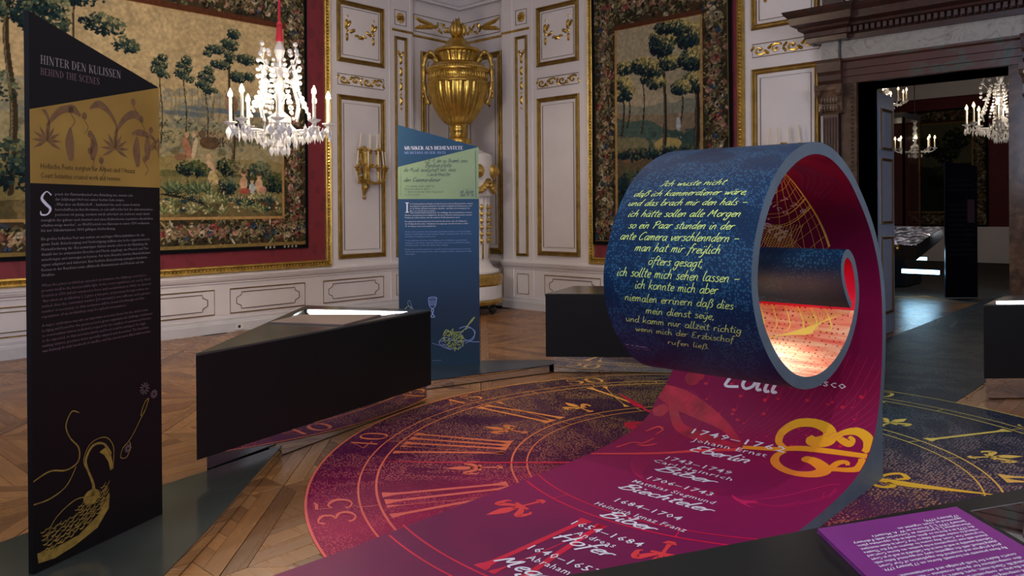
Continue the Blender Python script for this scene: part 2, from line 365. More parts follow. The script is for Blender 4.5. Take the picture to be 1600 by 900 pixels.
# brush handwriting, x-height 10
GL = {
 'a': (10, "8,8 5,10 1.5,7 1,3 3,0 6,2 8,8|8,10 7.6,3 8.4,0 10,1"), 'b': (9, "1.5,20 1,10 1,2 3,0 7,2 8,6 6,9.5 3,9 1,6"),
 'c': (8, "7,8.5 5,10 2,8 1,4 3,.3 7,1.5"), 'd': (10, "7.5,8 5,10 1.5,7 1,3 3.5,0 7,4|9,20 7.8,8 7.5,2 9.5,0"),
 'e': (8, "1,4.5 5,5.5 7,8 5,10 2,8 1,4 3,0 7,1.5"), 'f': (8, "9,18 6.5,20 4.5,16 3,4 2,-7|.5,10 7.5,10.5"),
 'g': (10, "8,8 5,10 1.5,7 1.2,3 3.5,.5 7,4 8,9|8,10 7.5,0 5,-8 1,-7 2,-3"), 'h': (9.5, "2,20 1,8 .8,0|1,5 4,10 6.5,8 6.3,2 8,0"),
 'i': (4.5, "1.5,9.5 1,3 2,0 4,1|2,14 3,15.5"), 'k': (9, "2,20 1,8 .8,0|7,10 1.5,5 4,4.5 7.5,0"), 'l': (5, "3,20 1.6,10 1.3,3 2.5,0 4.5,1"),
 'm': (13, "1,9.5 .8,0|1,5 3.5,10 5.2,8 5,0|5,5 8,10 10,8 9.7,2 11.5,0"), 'n': (9.5, "1,9.5 .8,0|1,5 4,10 6.5,8 6.3,2 8,0"),
 'o': (9, "5,10 1.5,8 1,3 4,0 7.5,3 7.5,8 5,10"), 'r': (7.5, "1,9.5 .8,0|1,5 3.5,9.5 6.8,9.3"), 's': (7.5, "6.5,9 3.5,10 2,7.5 5.5,4.5 5.5,1 3,0 .5,1.5"),
 't': (7, "3.8,17 2.6,6 3,1 6,.5|0,11 7,11.5"), 'u': (9.5, "1,9.5 1,3 3,0 6.5,4|7,10 7,2 9,0"), 'v': (8, "1,10 3.5,0 7.5,10"), 'w': (12, "1,10 2.5,0 5.5,8 7,0 10.5,10"),
 'y': (9, "1,9.5 1,3 3,0 6.5,4|7.5,10 7,0 4,-8 1,-7"), 'z': (8, "1,10 7,10 1,0 7.5,.5"), 'j': (5, "3,9.5 2.5,-5 0,-8|3,14 3.6,15"), 'p': (9, "1.3,10 .6,-8|1,6 4,10 8,7 6,1.5 1.2,2"),
 'q': (9, "8,8 5,10 1.5,7 1,3 3.5,0 7,4|8,10 7.5,-8"),
 'ß': (10, "0,-5 2,6 3,15 6,19 8.5,16 6,11.5 9,8 8,2 4.5,0"), ',': (4, "2,2 1,-3"), '.': (4, "1.5,0 2.3,1"), '–': (12, "1,6 9,6.5"), '-': (8, "1,6 6,6.5"),
 'I': (9, "1,16 5,19 8,16 6,10 4,2 1,1"), 'M': (17, "1,0 4,17 7,6 12,18 12,3 15,0"), 'P': (13, "3,0 4,17|1,14 6,19 11,16 9,10 4,9"), 'C': (12, "11,16 8,19 3,14 1,6 4,0 10,3"),
 'E': (12, "10,18 4,18 2,12 6,10.5|6,10.5 1.5,7 2,1 10,1"), 'B': (13, "3,18 2,0|0,15 5,20 10,17 8,12 3,10 10,8 10,2 4,-1 0,2"), 'H': (14, "3,19 2,0|11,20 10,0|0,9 13,11"),
 'F': (11, "3,18 2,0|1,18 11,19|2,10 8,10"), 'L': (11, "4,19 2,6 2,0 10,1"), 'A': (12, "1,0 6,19 10,0|2,7 10,8"), 'S': (10, "9,16 5,19 2,15 7,9 7,3 3,0 0,3"), 'N': (12, "1,0 2,18 9,1 10,19"),
 ' ': (7, "")}
for ch, base in (('ä', 'a'), ('ö', 'o'), ('ü', 'u'), ('ÿ', 'y')):
    GL[ch] = (GL[base][0], GL[base][1]+"|2.5,14 3.2,15.5|6,14 6.7,15.5")
def hand_text(txt, pen=1.5, slant=.18):
    d = Draw(); x = 0
    for k, ch in enumerate(txt):
        adv, g = GL.get(ch, GL['o']); jit = random.uniform(-.5, .5)
        if g:
            for st in g.split('|'):
                P = [tuple(map(float, q.split(','))) for q in st.split()]
                P = [(x+px+slant*py, py+jit) for px, py in P]
                d.stroke(P, pen, 4, len(P) > 2)
        x += adv
    return d
# roman capitals with serifs, cap height 14
def caps_text(txt, w=2.0):
    d = Draw(); x = 0; th = .8; k = w
    def stem(cx, y0=0, y1=14, ser=True, ww=None):
        q = (ww or k)/2; d.poly([(cx-q, y0), (cx+q, y0), (cx+q, y1), (cx-q, y1)])
        if ser:
            for yy in (y0, y1-.7): d.poly([(cx-q-1.3, yy), (cx+q+1.3, yy), (cx+q+1.3, yy+.7), (cx-q-1.3, yy+.7)])
    def line(a, b, ww): d.stroke([a, b], ww, 1, False)
    for ch in txt:
        X = x
        if ch == 'H': stem(X+3); stem(X+11); line((X+3, 7), (X+11, 7), th); a = 15.5
        elif ch == 'I': stem(X+2.8); a = 7
        elif ch == 'N': stem(X+2.5, ww=th); stem(X+11.5, ww=th, ser=False); line((X+2.2, 14), (X+11.6, 0), k); a = 15.5
        elif ch == 'T': stem(X+6); line((X+.8, 13.6), (X+11.2, 13.6), th); line((X+1, 11), (X+1, 14), th); line((X+11, 11), (X+11, 14), th); a = 13
        elif ch in 'EFL':
            stem(X+3, ser=True); 
            if ch in 'EF': line((X+3, 13.6), (X+10, 13.6), th); line((X+10, 11), (X+10, 14), th); line((X+3, 7.2), (X+8, 7.2), th)
            if ch in 'EL': line((X+3, .4), (X+10.5, .4), th); line((X+10.5, 0), (X+10.5, 3.2), th)
            a = 12.5
        elif ch in 'RBDPK':
            stem(X+3)
            if ch == 'D': d.stroke([(X+3, 13.6, th), (X+8, 13, th), (X+12, 7, k*1.1), (X+8, 1, th), (X+3, .4, th)], th); a = 15
            elif ch == 'K': line((X+11, 14), (X+4, 6.5), th); line((X+6, 8.2), (X+12, 0), k); a = 14
            else:
                d.stroke([(X+3, 13.6, th), (X+7.5, 13.2, th), (X+10, 10.3, k), (X+7.5, 7.5, th), (X+3, 7.1, th)], th)
                if ch == 'R': line((X+6.5, 7.2), (X+12, 0), k); a = 14
                elif ch == 'B': d.stroke([(X+3, 7.3, th), (X+8.5, 6.8, th), (X+11, 3.7, k), (X+8.5, .7, th), (X+3, .4, th)], th); a = 13.5
                else: a = 12.5
        elif ch == 'U': stem(X+3, 3.5); line((X+12, 3.5), (X+12, 13.6), th); d.stroke([(X+3, 4, k), (X+4.5, 1, k*.8), (X+7.8, .1, th), (X+11, 1.5, th), (X+12, 4, th)], th); a = 15
        elif ch == 'S': d.stroke([(X+9, 10.5, th), (X+8.6, 13, th), (X+5, 14, th), (X+1.8, 11, k), (X+5.5, 7.3, k), (X+9, 3.3, k), (X+5.4, 0, th), (X+1.6, 1, th), (X+1.2, 4, th)], th); a = 11.5
        elif ch == 'C': d.stroke([(X+11.5, 10.5, th), (X+10.5, 13, th), (X+7, 14, th), (X+1.6, 7, k), (X+7, 0, th), (X+11.5, 3, th)], th); a = 13.5
        elif ch == 'M': stem(X+2.5, ww=th); stem(X+14.5, ww=k); line((X+2.6, 14), (X+8.4, .6), k); line((X+8.4, .6), (X+14, 14), th); a = 18.5
        elif ch == 'A': line((X+1.5, 0), (X+7, 14), th); line((X+6.7, 14), (X+12.5, 0), k); line((X+4, 5), (X+10, 5), th); line((X-.2, .3), (X+3.2, .3), .7); line((X+10, .3), (X+14.8, .3), .7); a = 14.5
        elif ch == ' ': a = 6
        else: a = 8
        x += a
    return d
_txt = {}
def font_text(txt, wide=None, size=None, x0=0, y0=0, align='L', shear=0, bold=0, spacing=1.0, res=1):
    """type set in Blender's built-in face, returned as a Draw (x fitted to wide when given, y scaled by size = x-height unit)"""
    cu = bpy.data.curves.new('tmp', 'FONT'); cu.body = txt; cu.size = 1; cu.resolution_u = res; cu.shear = shear; cu.offset = bold; cu.space_character = spacing
    o = bpy.data.objects.new('tmp', cu); scene.collection.objects.link(o); bpy.context.view_layer.update()
    me = bpy.data.meshes.new_from_object(o.evaluated_get(bpy.context.evaluated_depsgraph_get()))
    v = np.array([q.co[:2] for q in me.vertices]) if len(me.vertices) else np.zeros((0, 2)); f = [tuple(p.vertices) for p in me.polygons]
    bpy.data.objects.remove(o); bpy.data.curves.remove(cu); bpy.data.meshes.remove(me)
    d = Draw()
    if len(v):
        a, b = v[:, 0].min(), v[:, 0].max(); sx = (wide/(b-a)) if wide else size
        sy = size if size else sx
        v = np.c_[(v[:, 0]-a)*sx, v[:, 1]*sy]
        off = 0 if align == 'L' else -(b-a)*sx/2
        v[:, 0] += x0+off; v[:, 1] += y0
        d.v = [tuple(p) for p in v]; d.f = f
    return d
# ------------------------------------------------------------------ the room
XA, YB, ZC = -9.6, 9.155, 5.35          # left wall plane, back wall plane, ceiling
def fA(u, z, d=0): return (XA+d, u, z)             # u = Y on the left wall, d = out of the wall
def fB(u, z, d=0): return (u, YB-d, z)             # u = X on the back wall
floor_o = MB(); floor_o.box(-10.6, 3.4, -4.4, YB+.62, -.08, -.022); floor_o.box(-9.5, 1.5, YB+.62, 26.2, -.08, -.022)
FLOOR = struct(floor_o.done('floor', M['dust']))
b = MB(); b.box(-10.6, 3.4, -4.4, YB+.1, ZC, ZC+.1); struct(b.done('ceiling', M['ceil']))
# walls: left with the niche step, back with the door opening
DX0, DX1, DZ = -3.10, -1.635, 2.957
b = MB(); b.box(XA-.3, XA, -4.4, 8.12, 0, ZC); b.box(XA-.3, XA-.1, 8.12, YB+.3, 0, ZC); WL = struct(b.done('wall_left', M['wall']))
b = MB(); b.box(-8.62, DX0, YB, YB+.62, 0, ZC); b.box(DX1, 3.4, YB, YB+.62, 0, ZC); b.box(DX0, DX1, YB, YB+.62, DZ, ZC); b.box(-9.7, -8.62, YB+.1, YB+.3, 0, ZC)
WB = struct(b.done('wall_back', M['wall']))
b = MB(); b.box(3.2, 3.4, -4.4, YB, 0, ZC); struct(b.done('wall_right', M['wall']))
b = MB(); b.box(-10.6, 3.4, -4.6, -4.4, 0, ZC); struct(b.done('wall_front', M['wall']))
# skirting, dado rail, cornice
def run(name, fn, u0, u1, prof, mat, base=0):
    """extrude an (out, z) profile along the wall"""
    b = MB(); n = len(prof); v = [fn(u, z, d+base) for u in (u0, u1) for d, z in prof]
    b.add(v, [(i, i+1, n+i+1, n+i) for i in range(n-1)]+[tuple(range(n)), tuple(range(2*n-1, n-1, -1))]); return struct(b.done(name, mat))
SK = [(0, 0), (.035, 0), (.035, .115), (.022, .125), (.022, .135), (.012, .15), (.012, .18), (0, .185)]
run('baseboard_left', fA, -4.4, 8.12, SK, M['wallb']); run('baseboard_back', fB, -8.62, -3.5, SK, M['wallb'])
run('baseboard_left_niche', fA, 8.12, 9.2, SK, M['wallb'], -.1); run('baseboard_back_niche', fB, -9.68, -8.62, SK, M['wallb'], -.1)
RAIL = [(0, .63), (.015, .635), (.015, .655), (.035, .67), (.05, .70), (.05, .715), (.062, .72), (.062, .735), (.03, .75), (.012, .765), (0, .77)]
run('trim_1', fA, -4.4, 8.12, RAIL, M['wall']); run('trim_2', fB, -8.62, -3.5, RAIL, M['wall'])
run('trim_3', fA, 8.12, 9.2, RAIL, M['wall'], -.1); run('trim_4', fB, -9.68, -8.62, RAIL, M['wall'], -.1)
CORN = [(0, 4.95), (.03, 4.95), (.03, 4.99), (.06, 5.0), (.08, 5.05), (.08, 5.08), (.14, 5.12), (.24, 5.2), (.3, 5.27), (.3, 5.31), (.36, 5.33), (.36, 5.35), (0, 5.35)]
run('trim_5', fA, -4.4, 9.2, CORN, M['ceil'], -.05); run('trim_6', fB, -9.68, 3.2, CORN, M['ceil'], -.05)
# gilt mouldings
def frame(name, fn, u0, u1, z0, z1, wd, parent, mat, dep=.035, base=0):
    prof = [(0, 0), (0, dep*.55), (.18, dep), (.34, dep*.8), (.42, dep*.45), (.62, dep*.5), (.72, dep*.75), (.9, dep*.6), (1, 0)]   # across 0..1
    b = MB(); n = len(prof); v = []
    for (u, z, su, sz) in ((u0, z0, 1, 1), (u1, z0, -1, 1), (u1, z1, -1, -1), (u0, z1, 1, -1)):
        v += [fn(u+su*wd*p, z+sz*wd*p, d+base) for p, d in prof]
    b.add(v, [(k*n+i, k*n+i+1, ((k+1) % 4)*n+i+1, ((k+1) % 4)*n+i) for k in range(4) for i in range(n-1)])
    return b.done(name, mat, parent)
def thin(name, fn, u0, u1, z0, z1, parent, base=0, wd=.012, mat=None, notch=0):
    P = [(u0, z0), (u1, z0), (u1, z1), (u0, z1)]
    if notch:
        k = notch; P = [(u0+k, z0), (u1-k, z0), (u1-k*.9, z0+k*.55), (u1, z0+k), (u1, z1-k), (u1-k*.9, z1-k*.55), (u1-k, z1), (u0+k, z1), (u0+k*.9, z1-k*.55), (u0, z1-k), (u0, z0+k), (u0+k*.9, z0+k*.55)]
    b = MB(); b.tube([fn(u, z, base+.004) for u, z in P], wd/2, 4, closed=True); return b.done(name, mat or M['line'], parent)
def leafblob(b, fn, u, z, r, d, sq=1.0, ang=0, base=0):
    """a small carved leaf or bud: a faceted dome, long axis at ang"""
    v = [fn(u, z, base+d)]; n = 8
    for k in range(n):
        q = 2*PI*k/n; a = r*math.cos(q); c = r*sq*math.sin(q)*(1 if k % 2 else .72)
        v.append(fn(u+a*math.cos(ang)-c*math.sin(ang), z+a*math.sin(ang)+c*math.cos(ang), base+.002))
    b.add(v, [(0, 1+k, 1+(k+1) % n) for k in range(n)])
def festoon(fn, u0, u1, z1, parent):
    b = MB(); w_ = u1-u0
    for uu in (u0+.14*w_, u1-.14*w_):
        leafblob(b, fn, uu, z1-.12, .022, .015); leafblob(b, fn, uu-.02, z1-.24, .075, .03, .55, 1.5); leafblob(b, fn, uu+.03, z1-.23, .06, .03, .6, 1.0)
        leafblob(b, fn, uu-.01, z1-.43, .065, .03, .5, PI/2); leafblob(b, fn, uu-.01, z1-.33, .03, .02)
    for k in range(1, 6):
        q = k/6; uu = u0+w_*(.16+.68*q); zz = z1-.25-.16*math.sin(PI*q); leafblob(b, fn, uu, zz, .062 if k % 2 else .04, .03, .6, (q-.5)*-1.4+.0)
    return b.done('festoon', M['golds'], parent)
def scrolls(fn, u0, u1, z0, z1, parent):
    b = MB(); n = 4; h = (z1-z0)/2-.02; zc = (z0+z1)/2
    for k in range(n):
        uc = u0+(u1-u0)*(k+.5)/n; sg = 1 if k % 2 else -1; pts = []
        for i in range(15):
            q = i/14; a = sg*(PI*.2+q*2.9*PI/1.6); r = h*(1-.72*q)
            pts.append(fn(uc+r*math.cos(a)*1.35, zc+r*math.sin(a), .012))
        b.tube(pts, [.016*(1-.5*i/14) for i in range(15)], 5)
        leafblob(b, fn, uc-.08*sg, zc+.03*sg, .045, .02, .6, .6*sg); leafblob(b, fn, uc+.10*sg, zc-.03*sg, .04, .02, .6, -.8*sg); leafblob(b, fn, uc, zc, .02, .02)
    thin('frieze_line', fn, u0, u1, z0, z1, parent)
    return b.done('scroll_frieze', M['golds'], parent)
def leaf_drop(fn, uc, z1, z0, parent, base=0):
    b = MB(); z = z1; k = 0
    leafblob(b, fn, uc-.03, z, .06, .03, .5, 2.2, base); leafblob(b, fn, uc+.03, z, .06, .03, .5, .9, base); leafblob(b, fn, uc, z-.1, .07, .03, .5, PI/2, base); z -= .28
    while z > z0: leafblob(b, fn, uc, z, .075, .035, .52, PI/2, base); leafblob(b, fn, uc, z-.12, .025, .02, 1, 0, base); z -= .23; k += 1
    return b.done('leaf_drop', M['golds'], parent)
def laurel(fn, u0, u1, z0, z1, parent, flip=1, base=0):
    b = MB(); zc = (z0+z1)/2; w_ = u1-u0; c = u0 if flip > 0 else u1
    for k in range(7):
        q = k/6; uu = c+flip*w_*(.10+.36*q); 
        for sg in (-1, 1): leafblob(b, fn, uu, zc+sg*(.05*(1-q)+.012), .085, .03, .36, (PI-.5*sg if flip > 0 else .5*sg), base)
    for k in range(7):
        q = k/6; uu = c+flip*w_*(.5+.42*q); leafblob(b, fn, uu, zc+.06*math.sin(k*2.4), .055, .03, .55, k*1.3, base); leafblob(b, fn, uu+.03, zc-.06*math.sin(k*2.4), .04, .03, .6, k, base)
    thin('frieze_line', fn, u0, u1, z0, z1, parent, base)
    return b.done('laurel_branch', M['golds'], parent)
def rosette(fn, uc, zc, s, parent):
    thin('rosette_line', fn, uc-s, uc+s, zc-s, zc+s, parent)
    b = MB(); n = 12
    for r, d in ((s*.72, .018), (s*.45, .035)):
        for k in range(n): a = 2*PI*k/n+(.2 if r < s*.5 else 0); leafblob(b, fn, uc+r*.55*math.cos(a), zc+r*.55*math.sin(a), r*.5, d, .5, a)
    leafblob(b, fn, uc, zc, s*.18, .05); return b.done('rosette', M['golds'], parent)
def column(fn, u0, u1, par, low=True):
    """one bay of the panelling: upper panel with festoon, scroll frieze, tall panel"""
    frame('panel_frame', fn, u0, u1, 3.75, 4.66, .07, par, M['goldd']); thin('panel_line', fn, u0+.10, u1-.10, 3.86, 4.56, par); festoon(fn, u0+.10, u1-.10, 4.56, par)
    scrolls(fn, u0+.01, u1-.01, 3.415, 3.575, par)
    frame('panel_frame', fn, u0, u1, .855, 3.268, .07, par, M['goldd']); thin('panel_line', fn, u0+.11, u1-.11, .985, 3.15, par)
def dado(fn, u0, u1, par):
    thin('dado_frame', fn, u0, u1, .24, .555, par, wd=.018, mat=M['goldd']); thin('dado_line', fn, u0+.09, u1-.09, .29, .505, par, notch=.07)
column(fA, 6.68, 7.545, WL); column(fB, -7.88, -7.06, WB); column(fB, -4.37, -3.525, WB)
for fn, par, a, c in ((fA, WL, 7.875, 1), (fB, WB, -8.2, -1)):
    rosette(fn, a, 4.585, .115, par)
    frame('narrow_frame', fn, a-.125, a+.125, .83, 4.285, .045, par, M['goldd'], .03); leaf_drop(fn, a, 4.02, 3.05, par)
    b = MB(); u0, u1 = (a-.17, 8.12) if fn is fA else (-8.62, a+.17)
    b.tube([fn(u0, 4.385, .0), fn(u1, 4.385, .0)], .022, 6); b.done('ledge_gilding', M['golds'], par)
    thin('dado_frame', fn, a-.12, a+.12, .24, .555, par, wd=.014, mat=M['goldd'])
    for uu in ((a-.22, a+.2) if fn is fA else (a-.2, a+.22)):
        bb = MB(); bb.tube([fn(uu, .77, 0), fn(uu, 4.95, 0)], .012, 5); bb.tube([fn(uu, .18, 0), fn(uu, .63, 0)], .012, 5); bb.done('bead_strip', M['wall'], par)
for fn, par, u0, u1, fl_ in ((fA, WL, 8.2, 9.2, 1), (fB, WB, -9.64, -8.69, -1)):
    laurel(fn, u0+.03, u1-.06, 4.46, 4.73, par, fl_, -.1)
    b = MB(); b.tube([fn(u0-.1, 4.385, -.1), fn(u1+.1, 4.385, -.1)], .022, 6); b.done('ledge_gilding', M['golds'], par)
frame('niche_frame', fA, 8.37, 9.12, .84, 4.15, .1, WL, M['goldd'], .035, -.1); thin('niche_line', fA, 8.53, 8.98, .99, 4.0, WL, -.1)
frame('niche_frame', fB, -9.62, -8.715, .84, 4.15, .1, WB, M['goldd'], .035, -.1); thin('niche_line', fB, -9.45, -8.87, .99, 4.0, WB, -.1); 
bb = MB(); leafblob(bb, fB, -9.0, 3.66, .05, .03, .6, 0, -.1); leafblob(bb, fB, -9.0, 3.5, .08, .03, .5, PI/2, -.1); leafblob(bb, fB, -9.06, 3.6, .06, .03, .5, 1, -.1); leafblob(bb, fB, -9.0, 3.32, .07, .03, .5, PI/2, -.1); bb.done('festoon', M['goldd'], WB)
for u0, u1 in ((6.42, 7.5), (5.0, 6.115), (3.2, 4.785), (1.35, 3.0)): dado(fA, u0, u1, WL)
for u0, u1 in ((-7.75, -6.7), (-6.5, -5.4), (-5.2, -4.4)): dado(fB, u0, u1, WB)
# gilded picture frames with red cloth
def bigframe(fn, u0, u1, z0, z1, par):
    b = MB(); b.prism([(u0+.05, z0+.05), (u1-.05, z0+.05), (u1-.05, z1-.05), (u0+.05, z1-.05)], 0, .012, lambda x, y, d: fn(x, y, d)); b.done('red_cloth', M['damask'], par)
    frame('gilded_frame', fn, u0, u1, z0, z1, .105, par, M['gold'], .06)
    bb = MB(); st = .048
    def bead(u, z, r=.018): bb.ball(fn(u, z, .045), r, 5, 3)
    n = int((u1-u0)/st)
    for k in range(n+1): uu = u0+.05+(u1-u0-.1)*k/n; bead(uu, z0+.05); bead(uu, z1-.05)
    n = int((z1-z0)/st)
    for k in range(1, n): zz = z0+.05+(z1-z0-.1)*k/n; bead(u0+.05, zz); bead(u1-.05, zz)
    o = bb.done('carved_beading', M['golds'], par); o['kind'] = 'stuff'
bigframe(fA, -.6, 6.55, .765, 4.93, WL); bigframe(fB, -6.89, -4.46, .765, 4.93, WB)
# socket
b = MB(); b.box(XA+.035, XA+.05, 5.04, 5.16, .02, .10); so = tag(b.done('power_socket', M['porcelain']), 'small white power socket on the skirting board below the big tapestry', 'socket')
b = MB(); b.ball((XA+.05, 5.1, .06), .022, 8, 4, sx=.3); b.done('plug_hole', M['iron'], so)
# ---------------- marble doorway
def prof_run(b, x0, x1, prof, yb=YB, ends=True, ret=0):
    """cornice: (out, z) profile extruded along X, returned at both ends by the same projection"""
    n = len(prof); v = []
    for d, z in prof: v.append((x0-d*ret, yb+.01, z))
    for d, z in prof: v.append((x0-d*ret, yb-d, z))
    for d, z in prof: v.append((x1+d*ret, yb-d, z))
    for d, z in prof: v.append((x1+d*ret, yb+.01, z))
    b.add(v, [(k*n+i, k*n+i+1, (k+1)*n+i+1, (k+1)*n+i) for k in range(3) for i in range(n-1)])
DR = MB(); DR.box(DX0-.17, DX0, YB-.06, YB+.64, 0, DZ); DR.box(DX1, DX1+.17, YB-.06, YB+.64, 0, DZ); DR.box(DX0-.17, DX1+.17, YB-.06, YB+.64, DZ, DZ+.08)
DR = struct(DR.done('door_1', M['darkm']))
b = MB(); prof_run(b, DX0-.14, DX1+.14, [(.05, 2.96), (.075, 2.96), (.075, 3.03), (.09, 3.035), (.09, 3.11), (.105, 3.115), (.105, 3.19), (.13, 3.21), (.13, 3.235), (.04, 3.235)]); b.done('architrave', M['greenm'], DR)
b = MB(); b.box(DX0-.16, DX1+.2, YB-.08, YB, 3.235, 3.44); b.done('frieze_slab', M['greym'], DR)
for x in (-3.46, DX1+.17):
    b = MB(); b.box(x, x+.185, YB-.13, YB, 3.235, 3.44); b.done('frieze_block', M['greym'], DR)
    b = MB(); prof_run(b, x, x+.185, [(.12, 2.95), (.135, 2.97), (.15, 3.0), (.15, 3.06), (.17, 3.1), (.19, 3.2), (.2, 3.235), (.05, 3.235)], ret=.25); b.done('impost_block', M['redm'], DR)
    b = MB(); b.box(x+.005, x+.18, YB-.12, YB, .35, 2.62)
    for k in range(5): b.tube([(x+.025+.032*k, YB-.12, .42), (x+.025+.032*k, YB-.12, 2.58)], .011, 6)
    b.done('pilaster', M['redm'], DR)
    b = MB(); prof_run(b, x, x+.185, [(.10, 0), (.16, 0), (.16, .25), (.145, .27), (.15, .31), (.125, .35), (.1, .36)], ret=.2); b.done('pilaster_base', M['redm'], DR)
    b = MB(); prof_run(b, x, x+.185, [(.12, 2.62), (.14, 2.64), (.125, 2.66), (.13, 2.75), (.17, 2.86), (.2, 2.89), (.2, 2.95), (.05, 2.95)], ret=.3)
    for k in range(6):
        for zz in (2.68, 2.77): b.ball((x+.01+.033*k, YB-.15, zz), .022, 6, 4, sz=1.8)
    for sx in (x-.02, x+.205): b.ball((sx, YB-.17, 2.86), .045, 8, 5)
    b.done('capital', M['darkm'], DR)
# jamb bead moulding
b = MB()
for k in range(60): b.ball((DX0-.045, YB-.075, .1+k*.048), .014, 5, 3)
o = b.done('bead_moulding', M['darkm'], DR); o['kind'] = 'stuff'
CP = [(.06, 3.44), (.14, 3.44), (.15, 3.49), (.17, 3.50), (.17, 3.55), (.24, 3.575), (.25, 3.60), (.34, 3.625), (.36, 3.70), (.42, 3.74), (.44, 3.77), (.05, 3.80)]
b = MB(); prof_run(b, -3.42, DX1+.32, CP, ret=.8)
b.done('cornice', M['redm'], DR)
b = MB(); prof_run(b, -3.47, -3.27, [(d+.09, z) for d, z in CP], ret=.55); b.done('cornice_break', M['redm'], DR)
for k in range(34):
    x = -3.5+.062*k; b = MB(); b.box(x, x+.036, YB-.25, YB-.15, 3.50, 3.555)
    if k == 0: D0 = b.done('dentil', M['redm'], DR); setl = D0
    else:
        o = bpy.data.objects.new('dentil', D0.data); scene.collection.objects.link(o); o.parent = DR; o.location = (.062*k, 0, 0)
b = MB(); b.box(-3.38, DX1+.2, YB-.1, YB, 3.80, 5.0); b.box(-3.44, -3.2, YB-.16, YB, 3.80, 4.1); b.box(-3.4, -3.22, YB-.14, YB, 4.1, 4.95); b.done('attic', M['redm'], DR)
b = MB()
for k in range(10): a = 2*PI*k/10; b.ball((-3.13+.07*math.cos(a), YB-.16, 3.98+.07*math.sin(a)), .05, 7, 5, sy=.5)
b.ball((-3.13, YB-.17, 3.98), .07, 8, 6, sy=.6); b.done('carved_rosette', M['porcelain'], DR)
# white door leaf folded open into the next room, with panels
b = MB(); b.box(-3.20, -3.10, 9.80, 9.835, .01, 2.945); b.box(-3.155, -3.115, 9.80, 10.46, .01, 2.93); LF = struct(b.done('door_2', M['doorw']))
for z0, z1 in ((2.25, 2.75), (1.35, 2.15), (.25, 1.2)):
    b = MB(); b.box(-3.118, -3.107, 9.93, 10.35, z0, z1); p = b.done('door_panel', M['doorw'], LF)
    frame('panel_moulding', lambda u, z, d=0: (-3.107+d, u, z), 9.93, 10.35, z0, z1, .035, p, M['line'], .02)
b = MB(); b.ball((-3.06, 10.38, 1.05), .03, 8, 5); b.tube([(-3.115, 10.38, 1.05), (-3.06, 10.38, 1.05)], .012, 6); b.done('door_knob', M['golds'], LF)
# ------------------------------------------------------------------ parquet: panels turned 45 degrees, framed boards with slanting boards inside
def clip(poly, a, b_, c):           # keep a*x+b*y<=c
    out = []
    for i in range(len(poly)):
        p, q = poly[i], poly[(i+1) % len(poly)]; dp = a*p[0]+b_*p[1]-c; dq = a*q[0]+b_*q[1]-c
        if dp <= 0: out.append(p)
        if dp*dq < 0: t_ = dp/(dp-dq); out.append((p[0]+(q[0]-p[0])*t_, p[1]+(q[1]-p[1])*t_))
    return out
def in_view(x, y, m=.03):
    X = x*CZ+y*SZ; Y = -x*SZ+y*CZ
    if Y < .4: return None
    px = 800+1222.4*X/Y; py = 332.5+1222.4*H/Y
    if px < -140 or px > 1740 or py > 1040: return None
    return px, py, Y
PS = 1.12; FW = .095; GAP = .0025; planks = []
def covered(x, y):
    if math.hypot(x-CX, y-CY) < 2.5: return True
    if -3.0 < x < -1.62 and 6 < y < 14: return True
    return False
c45 = math.cos(PI/4)
for i in range(-14, 16):
    for j in range(-14, 26):
        u0, v0 = i*PS, j*PS; cx_, cy_ = (u0+PS/2), (v0+PS/2); wx_ = (cx_-cy_)*c45; wy_ = (cx_+cy_)*c45
        if not (-10.3 < wx_ < 1.4 and -.6 < wy_ < 15) : continue
        if wy_ > YB+.3 and not (-6 < wx_ < 0): continue
        iv = in_view(wx_, wy_); near = [in_view(wx_+a, wy_+b_) for a in (-.8, .8) for b_ in (-.8, .8)]
        if iv is None and not any(near): continue
        loc = []
        # frame boards (long ones carry mitred ends)
        for q in range(4):
            P = [(GAP, GAP), (PS-GAP, GAP), (PS-FW, FW-GAP), (FW, FW-GAP)]
            for _ in range(q): P = [(PS-y, x) for x, y in P]
            loc.append((P, q*PI/2+PI/4))
        inner = [(FW, FW), (PS-FW, FW), (PS-FW, PS-FW), (FW, PS-FW)]; bw = .118; s_ = 1 if (i+j) % 2 else -1
        for k in range(-7, 8):
            m0, m1 = k*bw+GAP/2, (k+1)*bw-GAP/2   # slanting boards parallel to a wall
            if s_ > 0: P = clip(clip(inner, c45, c45, m1+PS*c45), -c45, -c45, -m0-PS*c45); an = -PI/4+PI/4
            else: P = clip(clip(inner, c45, -c45, m1), -c45, c45, -m0); an = PI/4+PI/4
            if len(P) < 3: continue
            # cross joint splits long boards
            if k % 2: 
                c0 = PS*.5
                for sg in (1, -1):
                    P2 = clip(P, sg*(1 if s_ > 0 else 1)*c45, sg*(-1 if s_ > 0 else 1)*c45, sg*(0 if s_ > 0 else PS*c45)-GAP/2) 
                    if len(P2) > 2: loc.append((P2, an))
            else: loc.append((P, an))
        for P, an in loc:
            W = [((u0+x-(v0+y))*c45, (u0+x+v0+y)*c45) for x, y in P]
            mx = sum(p[0] for p in W)/len(W); my = sum(p[1] for p in W)/len(W)
            if mx < XA+.02-.1 or mx > 3.2: continue
            A = abs(sum(W[k][0]*W[(k+1) % len(W)][1]-W[(k+1) % len(W)][0]*W[k][1] for k in range(len(W))))/2
            if A < .002: continue
            iv = in_view(mx, my)
            if iv is None or covered(mx, my): vis = 0
            else: vis = A/(iv[2]**3)
            if my > YB+.3 and not (DX0-2 < mx < 0): continue
            planks.append((vis, W, an, mx, my))
planks.sort(key=lambda p: -p[0])
